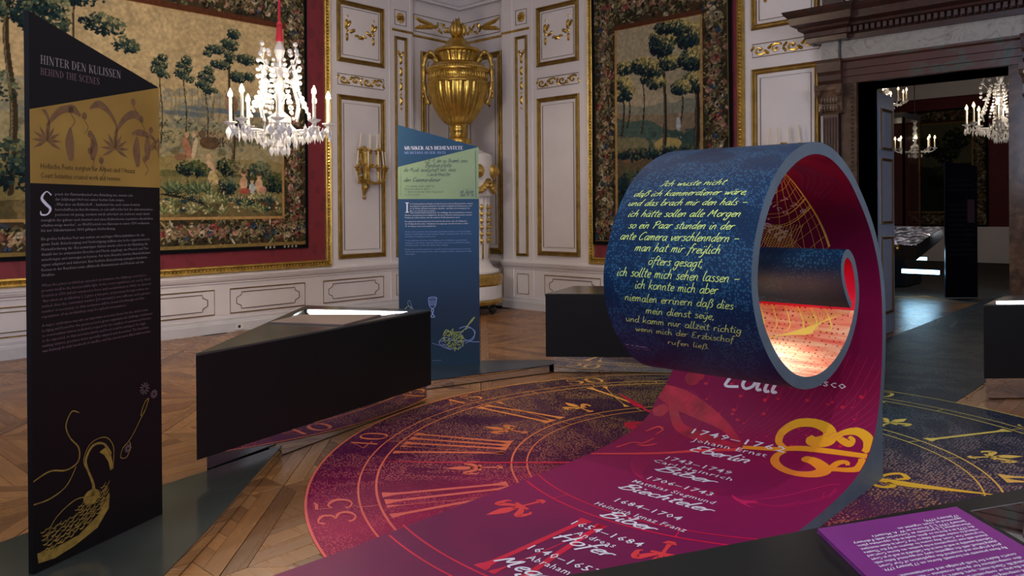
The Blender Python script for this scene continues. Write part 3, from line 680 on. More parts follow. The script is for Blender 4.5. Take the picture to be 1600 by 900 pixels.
def plank_mesh(name, items):
    b = MB()
    for vis, W, an, mx, my in items:
        n = len(W); W2 = [(mx+(x-mx)*.995, my+(y-my)*.995) for x, y in W]
        b.add([(x, y, -.02) for x, y in W]+[(x, y, -.0012) for x, y in W]+[(x, y, 0) for x, y in W2],
              [tuple(range(2*n, 3*n))]+[(k, (k+1) % n, n+(k+1) % n, n+k) for k in range(n)]+[(n+k, n+(k+1) % n, 2*n+(k+1) % n, 2*n+k) for k in range(n)])
    return b
def area_ccw(W): return sum(W[k][0]*W[(k+1) % len(W)][1]-W[(k+1) % len(W)][0]*W[k][1] for k in range(len(W)))
nplank = 0
for it in planks[:300]:
    vis, W, an, mx, my = it
    if area_ccw(W) < 0: W = W[::-1]
    c, q = math.cos(-an), math.sin(-an); L = [((x-mx)*c-(y-my)*q, (x-mx)*q+(y-my)*c) for x, y in W]
    b = plank_mesh('plank', [(0, L, 0, 0, 0)]); o = b.done('plank', M['wood'], FLOOR); o.location = (mx, my, random.uniform(-.0006, .0006)); o.rotation_euler = (0, 0, an)
rest = [[], []]
for it in planks[300:]:
    vis, W, an, mx, my = it
    if area_ccw(W) < 0: it = (vis, W[::-1], an, mx, my)
    rest[0 if abs((an % PI)) < .1 else 1].append(it)
for items in rest:
    if items: o = plank_mesh('parquet', items).done('parquet', M['wood'], FLOOR); o['kind'] = 'stuff'
# ------------------------------------------------------------------ tapestries: woven grids coloured point by point
class Canvas:
    def __init__(s, w, h, cell, seed):
        s.nx, s.nz = int(w/cell)+1, int(h/cell)+1; s.w, s.h = w, h; s.a = np.zeros((s.nz, s.nx, 3)); s.r = np.random.RandomState(seed)
        s.X, s.Z = np.meshgrid(np.linspace(0, w, s.nx), np.linspace(0, h, s.nz)); s.noise_ = s.fn(6)
    def fn(s, f, oct_=4):
        out = np.zeros((s.nz, s.nx)); amp = 1; tot = 0
        for o in range(oct_):
            k = f*2**o; gx, gz = int(s.w*k)+3, int(s.h*k)+3; g = s.r.rand(gz, gx)
            x = s.X*k; z = s.Z*k; ix = x.astype(int); iz = z.astype(int); fx = x-ix; fz = z-iz; fx = fx*fx*(3-2*fx); fz = fz*fz*(3-2*fz)
            out += amp*((g[iz, ix]*(1-fx)+g[iz, ix+1]*fx)*(1-fz)+(g[iz+1, ix]*(1-fx)+g[iz+1, ix+1]*fx)*fz); tot += amp; amp *= .55
        return out/tot
    def win(s, x0, x1, z0, z1):
        i0 = max(0, int(x0/s.w*(s.nx-1))); i1 = min(s.nx, int(x1/s.w*(s.nx-1))+2); j0 = max(0, int(z0/s.h*(s.nz-1))); j1 = min(s.nz, int(z1/s.h*(s.nz-1))+2)
        return slice(j0, j1), slice(i0, i1)
    def fill(s, mask, c, a=1.0, sl=(slice(None), slice(None))):
        c = np.array(c, float); m = np.clip(mask, 0, 1)[..., None]*a; s.a[sl] = s.a[sl]*(1-m)+c*m
    def ell(s, x, z, rx, rz, c, a=1.0, rot=0, rough=0.0):
        R_ = max(rx, rz)*1.4; sl = s.win(x-R_, x+R_, z-R_, z+R_); X, Z = s.X[sl]-x, s.Z[sl]-z
        if X.size == 0: return
        cc, q = math.cos(rot), math.sin(rot); u = (X*cc+Z*q)/rx; v = (-X*q+Z*cc)/rz; d = np.hypot(u, v)+rough*(s.noise_[sl]-.5)
        s.fill((d < 1).astype(float), c, a, sl)
    def line(s, P, w0, w1, c, c2=None):
        P = crm(P, 40); n = len(P)
        for i, (x, z) in enumerate(P):
            r = (w0+(w1-w0)*i/n)/2; s.ell(x, z, r, r*1.2, c)
            if c2 is not None: s.ell(x-r*.45, z, r*.35, r, c2)
    def foliage(s, x, z, rx, rz, cols, n, leaf=.03):
        for k in range(n):
            a = s.r.rand()*2*PI; q = s.r.rand()**.6; px = x+rx*q*math.cos(a); pz = z+rz*q*math.sin(a)
            t_ = np.clip(.5+.5*math.sin(a)*q-.3*math.cos(a)*q*-1+s.r.randn()*.18, 0, .999); c = cols[int(t_*len(cols))]
            s.ell(px, pz, leaf*(.4+.8*s.r.rand()), leaf*(.25+.35*s.r.rand()), np.array(c)*(.75+.5*s.r.rand()), .92, s.r.rand()*3)
    def plant(s, x, z, h, cols, n=8, spread=1.0):
        for k in range(n):
            a = PI/2+(k/(n-1)-.5)*2.2*spread; L = h*(.7+.4*s.r.rand()); c = np.array(cols[k % len(cols)])
            for q in np.linspace(.15, 1, 9): s.ell(x+L*q*math.cos(a)*.7, z+L*q*math.sin(a)*(1-.35*q*abs(math.cos(a))), h*.06*(1.2-q*.8), h*.09*(1.2-q*.7), c*(.8+.4*q), 1, a)
    def flowers(s, x0, x1, z0, z1, n, rad, pal, dark):
        for k in range(n):
            x = x0+(x1-x0)*s.r.rand(); z = z0+(z1-z0)*s.r.rand(); t_ = s.r.rand()
            if t_ < .62:
                c = np.array(pal[s.r.randint(len(pal))])*(.7+.4*s.r.rand()); a = s.r.rand()*3; s.ell(x, z, rad*.9*(.5+s.r.rand()), rad*.28, c, .9, a)
            elif t_ < .75: s.ell(x, z, rad*.5, rad*.4, dark, .9, s.r.rand()*3)
            else:
                r = rad*(.5+.7*s.r.rand()); c = np.array(pal[s.r.randint(len(pal))]); s.ell(x, z, r, r*.85, c*.75)
                for q in range(4): a = s.r.rand()*6.3; s.ell(x+r*.45*math.cos(a), z+r*.45*math.sin(a), r*.38, r*.26, np.minimum(c*1.15, 1), .9, a)
                s.ell(x, z, r*.22, r*.2, c*.5)
    def garland(s, x0, x1, z0, z1, rad, pal):
        hor = (x1-x0) > (z1-z0); L = (x1-x0) if hor else (z1-z0); m = (z0+z1)/2 if hor else (x0+x1)/2; wd = (z1-z0 if hor else x1-x0)*.5
        n = int(L/(rad*1.1))
        for k in range(n*13):
            q = s.r.rand()*L; off = s.r.randn()*wd*.6
            x, z = (x0+q, m+off) if hor else (m+off, z0+q); 
            if abs(off) > wd*.98: continue
            g = [(.22, .26, .17), (.38, .37, .24), (.14, .18, .16), (.58, .54, .38), (.46, .43, .28), (.08, .08, .09)][s.r.randint(6)]
            s.ell(x, z, rad*.75*(.5+s.r.rand()*.6), rad*.22, g, 1, s.r.rand()*3)
        for k in range(int(n*3.4)):
            q = (k+s.r.rand())/(n*3.4)*L; off = s.r.randn()*wd*.36; x, z = (x0+q, m+off) if hor else (m+off, z0+q)
            s.flowers(x-rad*.2, x+rad*.2, z-rad*.2, z+rad*.2, 2, rad, pal, (.07, .07, .09))
    def build(s, name, place, parent=None):
        v = np.empty((s.nz*s.nx, 3)); X, Z = s.X.ravel(), s.Z.ravel(); dd = .008*np.sin(X*2.3)*np.sin(Z*.9+1)+.004*np.sin(X*7+Z*2)
        pts = place(X, Z, dd); me = bpy.data.meshes.new(name)
        idx = np.arange(s.nz*s.nx).reshape(s.nz, s.nx); f = np.stack([idx[:-1, :-1], idx[:-1, 1:], idx[1:, 1:], idx[1:, :-1]], -1).reshape(-1, 4)
        me.vertices.add(len(X)); me.vertices.foreach_set('co', np.stack(pts, 1).ravel().astype(np.float32))
        me.loops.add(f.size); me.loops.foreach_set('vertex_index', f.ravel().astype(np.int32)); me.polygons.add(len(f))
        me.polygons.foreach_set('loop_start', np.arange(0, f.size, 4, dtype=np.int32)); me.polygons.foreach_set('loop_total', np.full(len(f), 4, dtype=np.int32))
        me.polygons.foreach_set('use_smooth', np.ones(len(f), bool)); me.materials.append(M['tap']); me.update(calc_edges=True)
        at = me.color_attributes.new('Col', 'FLOAT_COLOR', 'POINT'); c = np.ones((len(X), 4), np.float32); A = np.clip(s.a, 0, 1).reshape(-1, 3); c[:, :3] = A**2.2
        at.data.foreach_set('color', c.ravel()); o = ob(name, me, parent); return o
PAL = [(.72, .64, .52), (.66, .50, .42), (.52, .26, .24), (.70, .66, .54), (.50, .46, .33), (.40, .40, .29), (.62, .54, .38), (.22, .27, .33), (.56, .40, .33), (.46, .40, .30)]
GREEN = [(.07, .11, .12), (.11, .17, .16), (.16, .23, .18), (.26, .31, .2), (.36, .36, .22)]
DG = [(.08, .13, .15), (.11, .18, .18), (.17, .24, .22), (.26, .31, .24), (.38, .40, .29)]
def border(c, x0, x1, z0, z1, bw, rad):
    """everything outside x0..x1, z0..z1 is border: dark selvedge, ochre band, flowers on brown, gold inner fillet"""
    X, Z = c.X, c.Z; W_, H_ = c.w, c.h
    m = ((X < x0) | (X > x1) | (Z < z0) | (Z > z1)).astype(float); c.fill(m, (.27, .22, .15)); c.fill(m*(c.fn(9) > .52), (.19, .16, .12), .8)
    oc = (((X > x1+bw*.90)) | (Z < z0-bw*.90) | (Z > z1+bw*1.45) | (X < x0-bw*.90)).astype(float)
    c.garland(max(0, x0-bw), x1+bw*.9, z0-bw*.92, z0-bw*.06, rad, PAL); c.garland(max(0, x0-bw), x1+bw*.9, z1+bw*.15, z1+bw*1.4, rad, PAL)
    c.garland(x1+bw*.08, x1+bw*.90, z0-bw*.6, z1+bw*.9, rad, PAL)
    if x0 > bw*.9: c.garland(x0-bw*.90, x0-bw*.08, z0-bw*.6, z1+bw*.9, rad, PAL)
    c.fill(oc, (.50, .42, .24)); sw = .05
    c.fill(((X > W_-sw) | (Z < sw) | (Z > H_-sw) | ((X < sw) if x0 > bw*.9 else False)).astype(float), (.05, .06, .08))
    inb = (X > x0-.035) & (X < x1+.035) & (Z > z0-.04) & (Z < z1+.05); inn = (X > x0) & (X < x1) & (Z > z0) & (Z < z1)
    c.fill((inb & ~inn).astype(float), (.66, .52, .32)); c.fill(((X > x0-.05) & (X < x1+.05) & (Z > z1+.01) & (Z < z1+.08)).astype(float), (.34, .2, .13))
def tapestry_big():
    # u: Y from .9 (cut by the side of the frame out of view) to 6.15, z from 1.05
    U0, U1, Z0, Z1 = .9, 6.155, 1.05, 4.75; c = Canvas(U1-U0, Z1-Z0, .0085, 3); X, Z = c.X, c.Z
    Y = lambda y: y-U0; z_ = lambda z: z-Z0
    n1, n2, n3 = c.fn(1.2), c.fn(4), c.fn(14)
    sky = np.stack([.66+.12*n1, .58+.10*n1, .42+.08*n1], -1); c.a[:] = sky*(.9+.2*n2[..., None])
    def ground(zt, amp, col, a=1): c.fill((Z < z_(zt)+amp*(n1-.5)*2).astype(float), col, a)
    ground(3.0, .12, (.55, .56, .50), .55); ground(2.95, .1, (.62, .56, .42), .8); ground(2.72, .14, (.44, .47, .42), .5); ground(2.62, .1, (.60, .55, .40), .9)
    c.fill((Z < z_(3.05))*(n2 > .55)*(Z > z_(2.3)), (.40, .43, .40), .5); c.fill((Z < z_(2.6))*(n2 > .60), (.36, .34, .22), .6)
    ground(2.2, .2, (.54, .48, .30), .85); ground(2.0, .2, (.36, .36, .22), .8); c.fill((Z < z_(2.05))*(n2 < .45), (.22, .26, .18), .6); c.fill((Z < z_(2.0))*(n1 > .55), (.56, .48, .30), .6)
    ground(1.66, .08, (.30, .27, .18), .8); c.fill((Z < z_(1.75))*(n2 > .55), (.5, .43, .28), .6)
    for y, zz, w_ in ((4.85, 2.86, .5), (5.2, 2.85, .4), (4.4, 2.78, .3), (3.7, 2.74, .4)): c.ell(Y(y), z_(zz), w_, .035, (.34, .40, .44), .7)
    for k in range(10): c.ell(Y(4.2+.16*k), z_(3.02+.02*(k % 3)), .07, .05, (.46, .47, .42), .6, 0, .5)
    c.ell(Y(4.98), z_(2.98), .05, .13, (.58, .46, .36)); c.ell(Y(5.06), z_(2.95), .05, .1, (.5, .4, .3))
    for k in range(26): y = 3.9+c.r.rand()*1.7; c.line([(Y(y), z_(2.75)), (Y(y+.02), z_(2.95)), (Y(y+.05*c.r.randn()), z_(3.12))], .012, .006, (.45, .40, .30))
    for k in range(60): c.foliage(Y(3.9+c.r.rand()*1.8), z_(2.45+.25*c.r.rand()), .12, .06, [(.28, .30, .24), (.42, .42, .32), (.56, .52, .38)], 10, .022)
    def tree(y, zb, zt, crown, tw, cols, n=500, leaf=.03, bend=.05):
        c.line([(Y(y), z_(zb)), (Y(y+bend), z_(zb+(zt-zb)*.4)), (Y(y-bend*.3), z_(zb+(zt-zb)*.75)), (Y(y), z_(zt))], tw, tw*.5, (.24, .20, .15), (.48, .42, .30))
        for (dy, dz, rx, rz) in crown: c.foliage(Y(y+dy), z_(zt+dz), rx, rz, cols, int(n*rx*rz*12), leaf)
    # left group behind the board, then the four trees of the middle
    tree(2.5, 1.8, 3.9, [(0, 0, .42, .25), (-.3, -.2, .3, .2), (.32, -.22, .3, .18), (0, .3, .3, .2)], .09, DG); tree(3.15, 2.4, 3.95, [(0, .1, .34, .16), (-.25, -.1, .2, .14), (.3, -.22, .26, .12), (.55, -.42, .16, .1)], .04, DG)
    c.foliage(Y(2.6), z_(2.1), .35, .3, DG, 320, .04); c.foliage(Y(2.3), z_(2.9), .3, .2, DG, 150, .03)
    for y, zt, s_ in ((4.10, 3.36, .10), (4.40, 3.36, .11), (4.68, 3.26, .12)):
        tree(y, 2.4, zt, [(0, 0, s_, s_*.7), (s_*.3, s_*.8, s_*.6, s_*.5), (-s_*.3, -s_*.8, s_*.9, s_*.5), (s_*.4, -s_*1.3, s_*.9, s_*.4)], .024, DG, 1700, .018, .02)
    tree(5.0, 1.86, 3.62, [(0, .1, .13, .08), (-.2, .02, .13, .06), (.24, -.06, .16, .07), (-.12, -.17, .14, .06), (.12, -.3, .13, .08), (.28, -.28, .08, .06), (.06, .25, .10, .07), (.0, -.06, .08, .08), (-.3, -.05, .06, .04)], .052, DG, 1700, .020, .05)
    c.foliage(Y(5.16), z_(2.72), .10, .11, DG, 120, .020); tree(5.62, 2.6, 3.35, [(0, 0, .14, .1), (-.1, .2, .12, .06), (.05, -.2, .16, .1)], .03, DG, 800, .022)
    # riders and resting shepherds
    SK_ = (.78, .64, .48)
    c.ell(Y(4.42), z_(2.36), .05, .14, (.62, .44, .34), 1, .3); c.ell(Y(4.42), z_(2.52), .028, .035, SK_); c.ell(Y(4.34), z_(2.24), .08, .05, (.5, .38, .28)); c.ell(Y(4.52), z_(2.36), .03, .14, (.76, .68, .54), 1, -.2); c.ell(Y(4.51), z_(2.52), .024, .03, SK_)
    c.ell(Y(4.72), z_(2.44), .13, .08, (.36, .28, .20), 1, -.1, .5); c.ell(Y(4.62), z_(2.54), .05, .05, (.4, .32, .24)); c.foliage(Y(4.85), z_(2.5), .16, .1, [(.3, .24, .2), (.5, .4, .3)], 60, .02)
    c.ell(Y(4.72), z_(2.12), .06, .10, (.76, .64, .5), 1, .3); c.ell(Y(4.70), z_(2.26), .03, .035, SK_); c.ell(Y(4.76), z_(1.98), .07, .08, (.70, .62, .42), 1, .3); c.line([(Y(4.72), z_(1.95)), (Y(4.74), z_(1.86)), (Y(4.72), z_(1.8))], .03, .02, SK_); c.line([(Y(4.80), z_(1.95)), (Y(4.88), z_(1.88)), (Y(4.9), z_(1.8))], .03, .02, SK_)
    c.foliage(Y(4.5), z_(2.1), .22, .1, GREEN, 200, .03); c.foliage(Y(4.95), z_(2.14), .14, .12, GREEN, 120, .03); c.foliage(Y(5.2), z_(2.1), .2, .12, [(.36, .34, .24), (.5, .46, .34)], 120, .025)
    for y in (4.2, 4.3, 4.45, 4.55, 4.68): c.plant(Y(y), z_(1.78), .22, [(.30, .36, .24), (.44, .46, .30), (.2, .28, .22)], 9, .8)
    c.foliage(Y(4.98), z_(1.9), .15, .12, DG, 130, .026); c.foliage(Y(5.42), z_(2.03), .18, .2, DG, 240, .032); c.foliage(Y(5.66), z_(1.95), .2, .14, GREEN, 200, .032)
    c.foliage(Y(5.35), z_(1.9), .2, .14, GREEN, 120, .03)
    for (y, zz, cl, s_) in ((5.18, 1.93, (.76, .60, .46), 1), (5.3, 1.87, (.66, .70, .70), .8), (5.40, 1.90, (.80, .64, .50), 1.05)):
        c.ell(Y(y), z_(zz), .055*s_, .09*s_, cl); c.ell(Y(y), z_(zz+.12*s_), .032*s_, .038*s_, (.74, .58, .44)); c.ell(Y(y), z_(zz+.145*s_), .034*s_, .022*s_, (.36, .26, .18))
    c.ell(Y(5.20), z_(1.83), .08, .04, (.64, .34, .26)); c.ell(Y(5.35), z_(1.75), .11, .06, (.80, .70, .50), 1, .1, .3); c.ell(Y(5.09), z_(1.72), .10, .02, SK_, 1, .4); c.ell(Y(5.46), z_(1.84), .05, .06, (.74, .52, .44))
    c.foliage(Y(5.55), z_(1.72), .16, .07, [(.66, .62, .46), (.56, .54, .38)], 60, .03); c.ell(Y(5.48), z_(1.66), .24, .07, (.33, .25, .16), 1, -.1, .6)
    for k in range(70):
        y = 3.6+c.r.rand()*2.1; zz = 1.53+.2*c.r.rand()**1.2; pal = [[(.30, .36, .22), (.56, .56, .38)], [(.60, .58, .42), (.44, .44, .28)], [(.12, .2, .22), (.2, .28, .26)]][c.r.randint(3)]; c.plant(Y(y), z_(zz), .09+.08*c.r.rand(), pal, 6)
    for k in range(30): c.ell(Y(3.7+c.r.rand()*2), z_(1.54+.22*c.r.rand()), .016, .014, (.74, .70, .54))
    for k in range(8): c.line([(Y(4.1), z_(1.78)), (Y(4.25+.05*k), z_(1.8-.02*k)), (Y(4.4+.05*k), z_(1.9-.05*k))], .012, .005, (.14, .14, .12))
    c.a *= (.93+.14*c.fn(40, 1))[..., None]
    border(c, -1, Y(5.75), z_(1.50), z_(4.05), .40, .044)
    c.a *= (.92+.16*c.fn(30, 1))[..., None]
    for k in range(7): c.ell(Y(5.50+.06*k+(.1 if k > 2 else 0)), z_(1.078), .012, .018, (.62, .60, .56))
    o = c.build('landscape_tapestry', lambda x, z, d: (XA+.045+d, U0+x, Z0+z))
    tag(o, 'large landscape tapestry with trees and seated figures on the left wall, behind the chandelier', 'tapestry')
tapestry_big()
def tapestry_tall():
    U0, U1, Z0, Z1 = -6.80, -4.61, 1.05, 4.72; c = Canvas(U1-U0, Z1-Z0, .0095, 9); X, Z = c.X, c.Z; x_ = lambda x: x-U0; z_ = lambda z: z-Z0
    n1, n2 = c.fn(1.3), c.fn(5)
    c.a[:] = np.stack([.60+.1*n1, .56+.08*n1, .46+.05*n1], -1)
    def ground(zt, amp, col, a=1): c.fill((Z < z_(zt)+amp*(n1-.5)*2).astype(float), col, a)
    ground(3.0, .15, (.46, .47, .42), .8); ground(2.85, .12, (.50, .42, .32), .7); ground(2.72, .25, (.26, .34, .32), .9); ground(2.5, .2, (.46, .44, .32), .9); c.fill((Z < z_(2.6))*(n2 > .55), (.2, .28, .26), .7)
    ground(2.25, .2, (.36, .30, .22), .8); ground(2.0, .15, (.12, .18, .16), .95); c.ell(x_(-5.55), z_(2.42), .22, .09, (.66, .58, .36), 1, 0, .4); c.ell(x_(-6.1), z_(2.3), .25, .1, (.46, .36, .26), 1, 0, .4)
    LT = [(.07, .12, .15), (.10, .17, .19), (.15, .22, .22), (.30, .34, .25), (.62, .57, .36), (.70, .63, .40)]
    def tree(x, zb, zt, cr, tw, n=700):
        c.line([(x_(x), z_(zb)), (x_(x+.04), z_((zb+zt)/2)), (x_(x), z_(zt))], tw, tw*.5, (.17, .15, .13), (.36, .32, .26))
        for dx, dz, rx, rz in cr: c.foliage(x_(x+dx), z_(zt+dz), rx*1.1, rz, LT, int(n*rx*rz*26), .026)
    tree(-6.28, 2.6, 3.3, [(0, 0, .16, .12), (.06, .22, .16, .1), (-.02, -.16, .12, .08)], .04); tree(-6.18, 2.7, 3.2, [(0, 0, .1, .14)], .03); tree(-5.95, 2.6, 3.42, [(0, .1, .16, .12), (.1, -.1, .12, .06)], .03)
    tree(-5.62, 2.0, 3.7, [(0, .1, .2, .22), (-.15, -.25, .18, .12), (.12, -.2, .16, .1), (-.1, -.45, .14, .08), (.1, .3, .2, .12)], .07); tree(-5.35, 2.7, 3.2, [(0, 0, .1, .05)], .03)
    tree(-5.14, 2.0, 3.75, [(0, .05, .26, .18), (-.2, .2, .16, .1), (.02, -.25, .24, .16), (.0, -.55, .2, .14), (-.2, -.6, .14, .1)], .09)
    c.ell(x_(-5.38), z_(2.68), .035, .09, (.70, .72, .74)); c.ell(x_(-5.36), z_(2.79), .02, .024, (.66, .5, .4)); c.line([(x_(-5.39), z_(2.6)), (x_(-5.40), z_(2.5))], .02, .02, (.6, .6, .6)); c.line([(x_(-5.36), z_(2.6)), (x_(-5.35), z_(2.5))], .02, .02, (.6, .6, .6))
    for q in range(16): c.foliage(x_(-6.3+q*.08), z_(2.25+.1*c.r.rand()), .09, .06, LT[:4], 30, .03)
    for q in range(60): c.plant(x_(-6.3+1.25*c.r.rand()), z_(1.7+.3*c.r.rand()), .14, [LT[1], LT[2], LT[3]], 7)
    for q in range(20): c.flowers(x_(-6.1), x_(-5.1), z_(1.85), z_(2.05), 1, .05, [(.6, .56, .46), (.7, .66, .56)], (.1, .1, .1))
    c.foliage(x_(-6.2), z_(1.9), .15, .2, LT[:4], 150, .04)
    border(c, x_(-6.36), x_(-5.06), z_(1.5), z_(4.06), .43, .046); c.a *= (.9+.2*c.fn(30, 1))[..., None]; c.a *= .86
    o = c.build('woodland_tapestry', lambda x, z, d: (U0+x, YB-.045-d, Z0+z))
    tag(o, 'tall woodland tapestry in a flower border on the back wall, left of the marble doorway', 'tapestry')
tapestry_tall()
# ------------------------------------------------------------------ stage platforms, with dark strips for the contact shadow
def platform(P, label, mat, base):
    T = thing('stage_platform', label, 'platform', (*base, 0)); n = len(P); c = np.mean(P, axis=0)
    Q = [tuple(c+(np.array(p)-c)*.997) for p in P]
    b = MB(); b.prism(Q, .008, .072); b.done('mirror_side', M['mirror'], T); b = MB(); b.prism([tuple(c+(np.array(p)-c)*.985) for p in P], 0, .008); b.done('shadow_gap', M['contact_shade'], T)  # lowest strip is contact shadow, put in as a dark part
    b = MB(); b.prism(P, .072, .08); b.done('platform_top', mat, T); return T
platform([(-3.75, -.3), (-4.07, 1.03), (-4.24, 1.7), (-4.30, 2.08), (-4.42, 2.643), (-4.036, 2.247), (-3.567, 1.769), (-3.192, 1.362), (-3.0, 1.13), (-3.0, -.3)][::-1], 'low dark grey platform with mirrored sides under the brown information board', M['plate'], (-3.8, 1.2))
platform([(-5.13, 4.53), (-4.90, 5.30), (-4.775, 5.70), (-4.80, 5.88), (-4.935, 5.905), (-5.43, 5.44), (-6.3, 4.62), (-5.4, 3.8)], 'low platform with mirrored sides under the blue information board', M['plateb'], (-5.4, 4.9))
# ------------------------------------------------------------------ the printed clock carpet
SETC = (CX, CY, 0)
CK = thing('clock_carpet', 'round floor carpet printed with a purple and navy clock face, golden numerals', 'carpet', SETC)
RC = 2.56
b = MB(); n = 128; b.prism([(CX+RC*math.cos(2*PI*k/n), CY+RC*math.sin(2*PI*k/n)) for k in range(n)], 0, .003)
_o = mesh('carpet_disc', b.v, b.f, M['carpet'], None)
ZF = .0042; ZR = .066
def fit_obj_coords(o): return o
_o.parent = CK; _o.matrix_parent_inverse = Matrix.Translation((-CX, -CY, 0))
def floorfn(z): return lambda x, y: (x, y, z)
def inkdone(d, name, fn, parent):
    """print meshes keep world coordinates in their vertices so that the ink colour runs continuously round the dial"""
    o = mesh(name, [fn(x, y) for x, y in d.v], d.f, M['ink'], None); o.parent = parent; o.matrix_parent_inverse = Matrix.Translation(-parent.location); return o
def ring(r, w, a0=0, a1=360):
    d = Draw(); n = int((a1-a0)/2); P = [(CX+r*math.cos(math.radians(a0+(a1-a0)*k/n)), CY+r*math.sin(math.radians(a0+(a1-a0)*k/n))) for k in range(n+1)]
    d.stroke(P, w, 1, False); return d
def polar(a): er = (math.cos(math.radians(a)), math.sin(math.radians(a))); return er, (er[1], -er[0])
ROM = ['XII', 'I', 'II', 'III', 'IIII', 'V', 'VI', 'VII', 'VIII', 'IX', 'X', 'XI']
def roman(idx):
    a = 90-30*idx; er, et = polar(a); d = Draw(); r0, r1 = 1.445, 2.145; TH, TN = .03, .007
    wd = {'I': .092, 'V': .15, 'X': .17}; tot = sum(wd[c] for c in ROM[idx]); t0 = -tot/2
    def P(t_, r): k = r/1.85; return (CX+r*er[0]+t_*k*et[0], CY+r*er[1]+t_*k*et[1])
    def stem(ta, tb, w, fl):
        rs = [r0, r0+.03, r0+.09, (r0+r1)/2, r1-.09, r1-.03, r1]; ws = [w+fl, w+fl*.75, w, w*1.05, w, w+fl*.75, w+fl]
        Q = [(*P(ta+(tb-ta)*(r-r0)/(r1-r0), r), q) for r, q in zip(rs, ws)]; d.stroke(Q, w, 2)
    for c in ROM[idx]:
        w = wd[c]; m = t0+w/2
        if c == 'I': stem(m, m, TH, .045)
        elif c == 'V': stem(m+.005, m-w*.36, TH, .03); stem(m, m+w*.42, TN, .03)
        else: stem(m+w*.38, m-w*.38, TH, .04); stem(m-w*.38, m+w*.38, TN, .04)
        t0 += w
    return d
DIG = {'0': [[(.5, 1, .05), (.2, .85, .16), (.12, .5, .2), (.2, .15, .16), (.5, 0, .05), (.8, .15, .16), (.88, .5, .2), (.8, .85, .16), (.5, 1, .05)]],
       '1': [[(.5, 1, .2), (.5, .5, .2), (.5, 0, .2)], [(.2, .85, .04), (.5, 1, .1)], [(.2, .02, .05), (.8, .02, .05)]],
       '2': [[(.15, .8, .16), (.3, .96, .06), (.6, .98, .08), (.84, .75, .2), (.6, .4, .12), (.1, .05, .05)], [(.1, .04, .1), (.9, .04, .1), (.9, .25, .04)]],
       '3': [[(.15, .82, .16), (.35, .98, .05), (.75, .85, .17), (.7, .6, .12), (.4, .52, .04)], [(.4, .52, .04), (.8, .42, .14), (.85, .18, .18), (.5, 0, .06), (.18, .08, .1), (.14, .2, .16)]],
       '4': [[(.65, 1, .18), (.65, .5, .18), (.65, 0, .18)], [(.65, 1, .03), (.35, .6, .03), (.05, .3, .03)], [(.05, .3, .05), (.95, .3, .05)]],
       '5': [[(.25, 1, .05), (.2, .55, .04)], [(.25, .97, .1), (.6, .95, .13), (.85, 1, .05)], [(.2, .55, .04), (.5, .64, .08), (.84, .42, .2), (.75, .12, .14), (.45, 0, .05), (.15, .08, .1), (.12, .2, .15)]],
       '6': [[(.8, .9, .1), (.6, 1, .05), (.25, .8, .12), (.13, .4, .2), (.25, .1, .14), (.5, 0, .05), (.82, .15, .15), (.8, .45, .15), (.5, .58, .05), (.2, .4, .08)]]}
def arabic(m):
    a = 90-6*m; er, et = polar(a); d = Draw(); s_ = str(m); hh = .19; wd = .17; n = len(s_)
    for i, ch in enumerate(s_):
        t0 = (i-n/2)*wd*1.12
        for st in DIG[ch]:
            Q = [(CX+(2.315+y*hh)*er[0]+(t0+x*wd)*et[0], CY+(2.315+y*hh)*er[1]+(t0+x*wd)*et[1], w*wd*.85) for x, y, w in st]; d.stroke(Q, .01, 4)
    return d
def lily(a, rc=1.60, s_=.17, tri=True):
    er, et = polar(a); d = Draw()
    def T(x, y): return (CX+(rc+y*s_)*er[0]+x*s_*et[0], CY+(rc+y*s_)*er[1]+x*s_*et[1])
    d.poly([T(*p) for p in ((0, 1.1), (.12, .8), (.2, .5), (.1, .1), (-.1, .1), (-.2, .5), (-.12, .8))])
    for sg in (-1, 1): d.stroke([(*T(sg*x, y), w*s_) for x, y, w in ((.05, -.1, .1), (.3, .1, .2), (.55, .35, .24), (.62, .0, .12), (.5, -.1, .05))], .01, 4)
    d.stroke([(*T(0, .2), .14*s_), (*T(0, -.4), .1*s_), (*T(0, -.8), .16*s_)], .01, 3)
    d.poly([T(*p) for p in ((-.32, -.2), (.32, -.2), (.32, -.08), (-.32, -.08))]); d.poly([T(*p) for p in ((-.2, -.75), (.2, -.75), (.1, -.95), (-.1, -.95))]); return d
for r, w_ in ((2.553, .014), (2.276, .011), (2.177, .013), (1.385, .012), (1.29, .010)): inkdone(ring(r, w_), 'dial_ring', floorfn(ZF), CK)
d = Draw()
for k in range(24):
    er, et = polar(k*15)
    for r0, r1 in ((1.29, 1.385), (2.177, 2.276)): d.stroke([(CX+r0*er[0], CY+r0*er[1]), (CX+r1*er[0], CY+r1*er[1])], .007, 1, False)
inkdone(d, 'dial_ticks', floorfn(ZF), CK)
for k in range(12):
    if k == 6: continue
    inkdone(roman(k), 'roman_numeral', floorfn(ZF+.0002), CK); inkdone(arabic(5*k if k else 60), 'minute_numeral', floorfn(ZF+.0002), CK)
for k in range(12): inkdone(lily(75-30*k), 'lily_ornament', floorfn(ZF+.0002), CK)
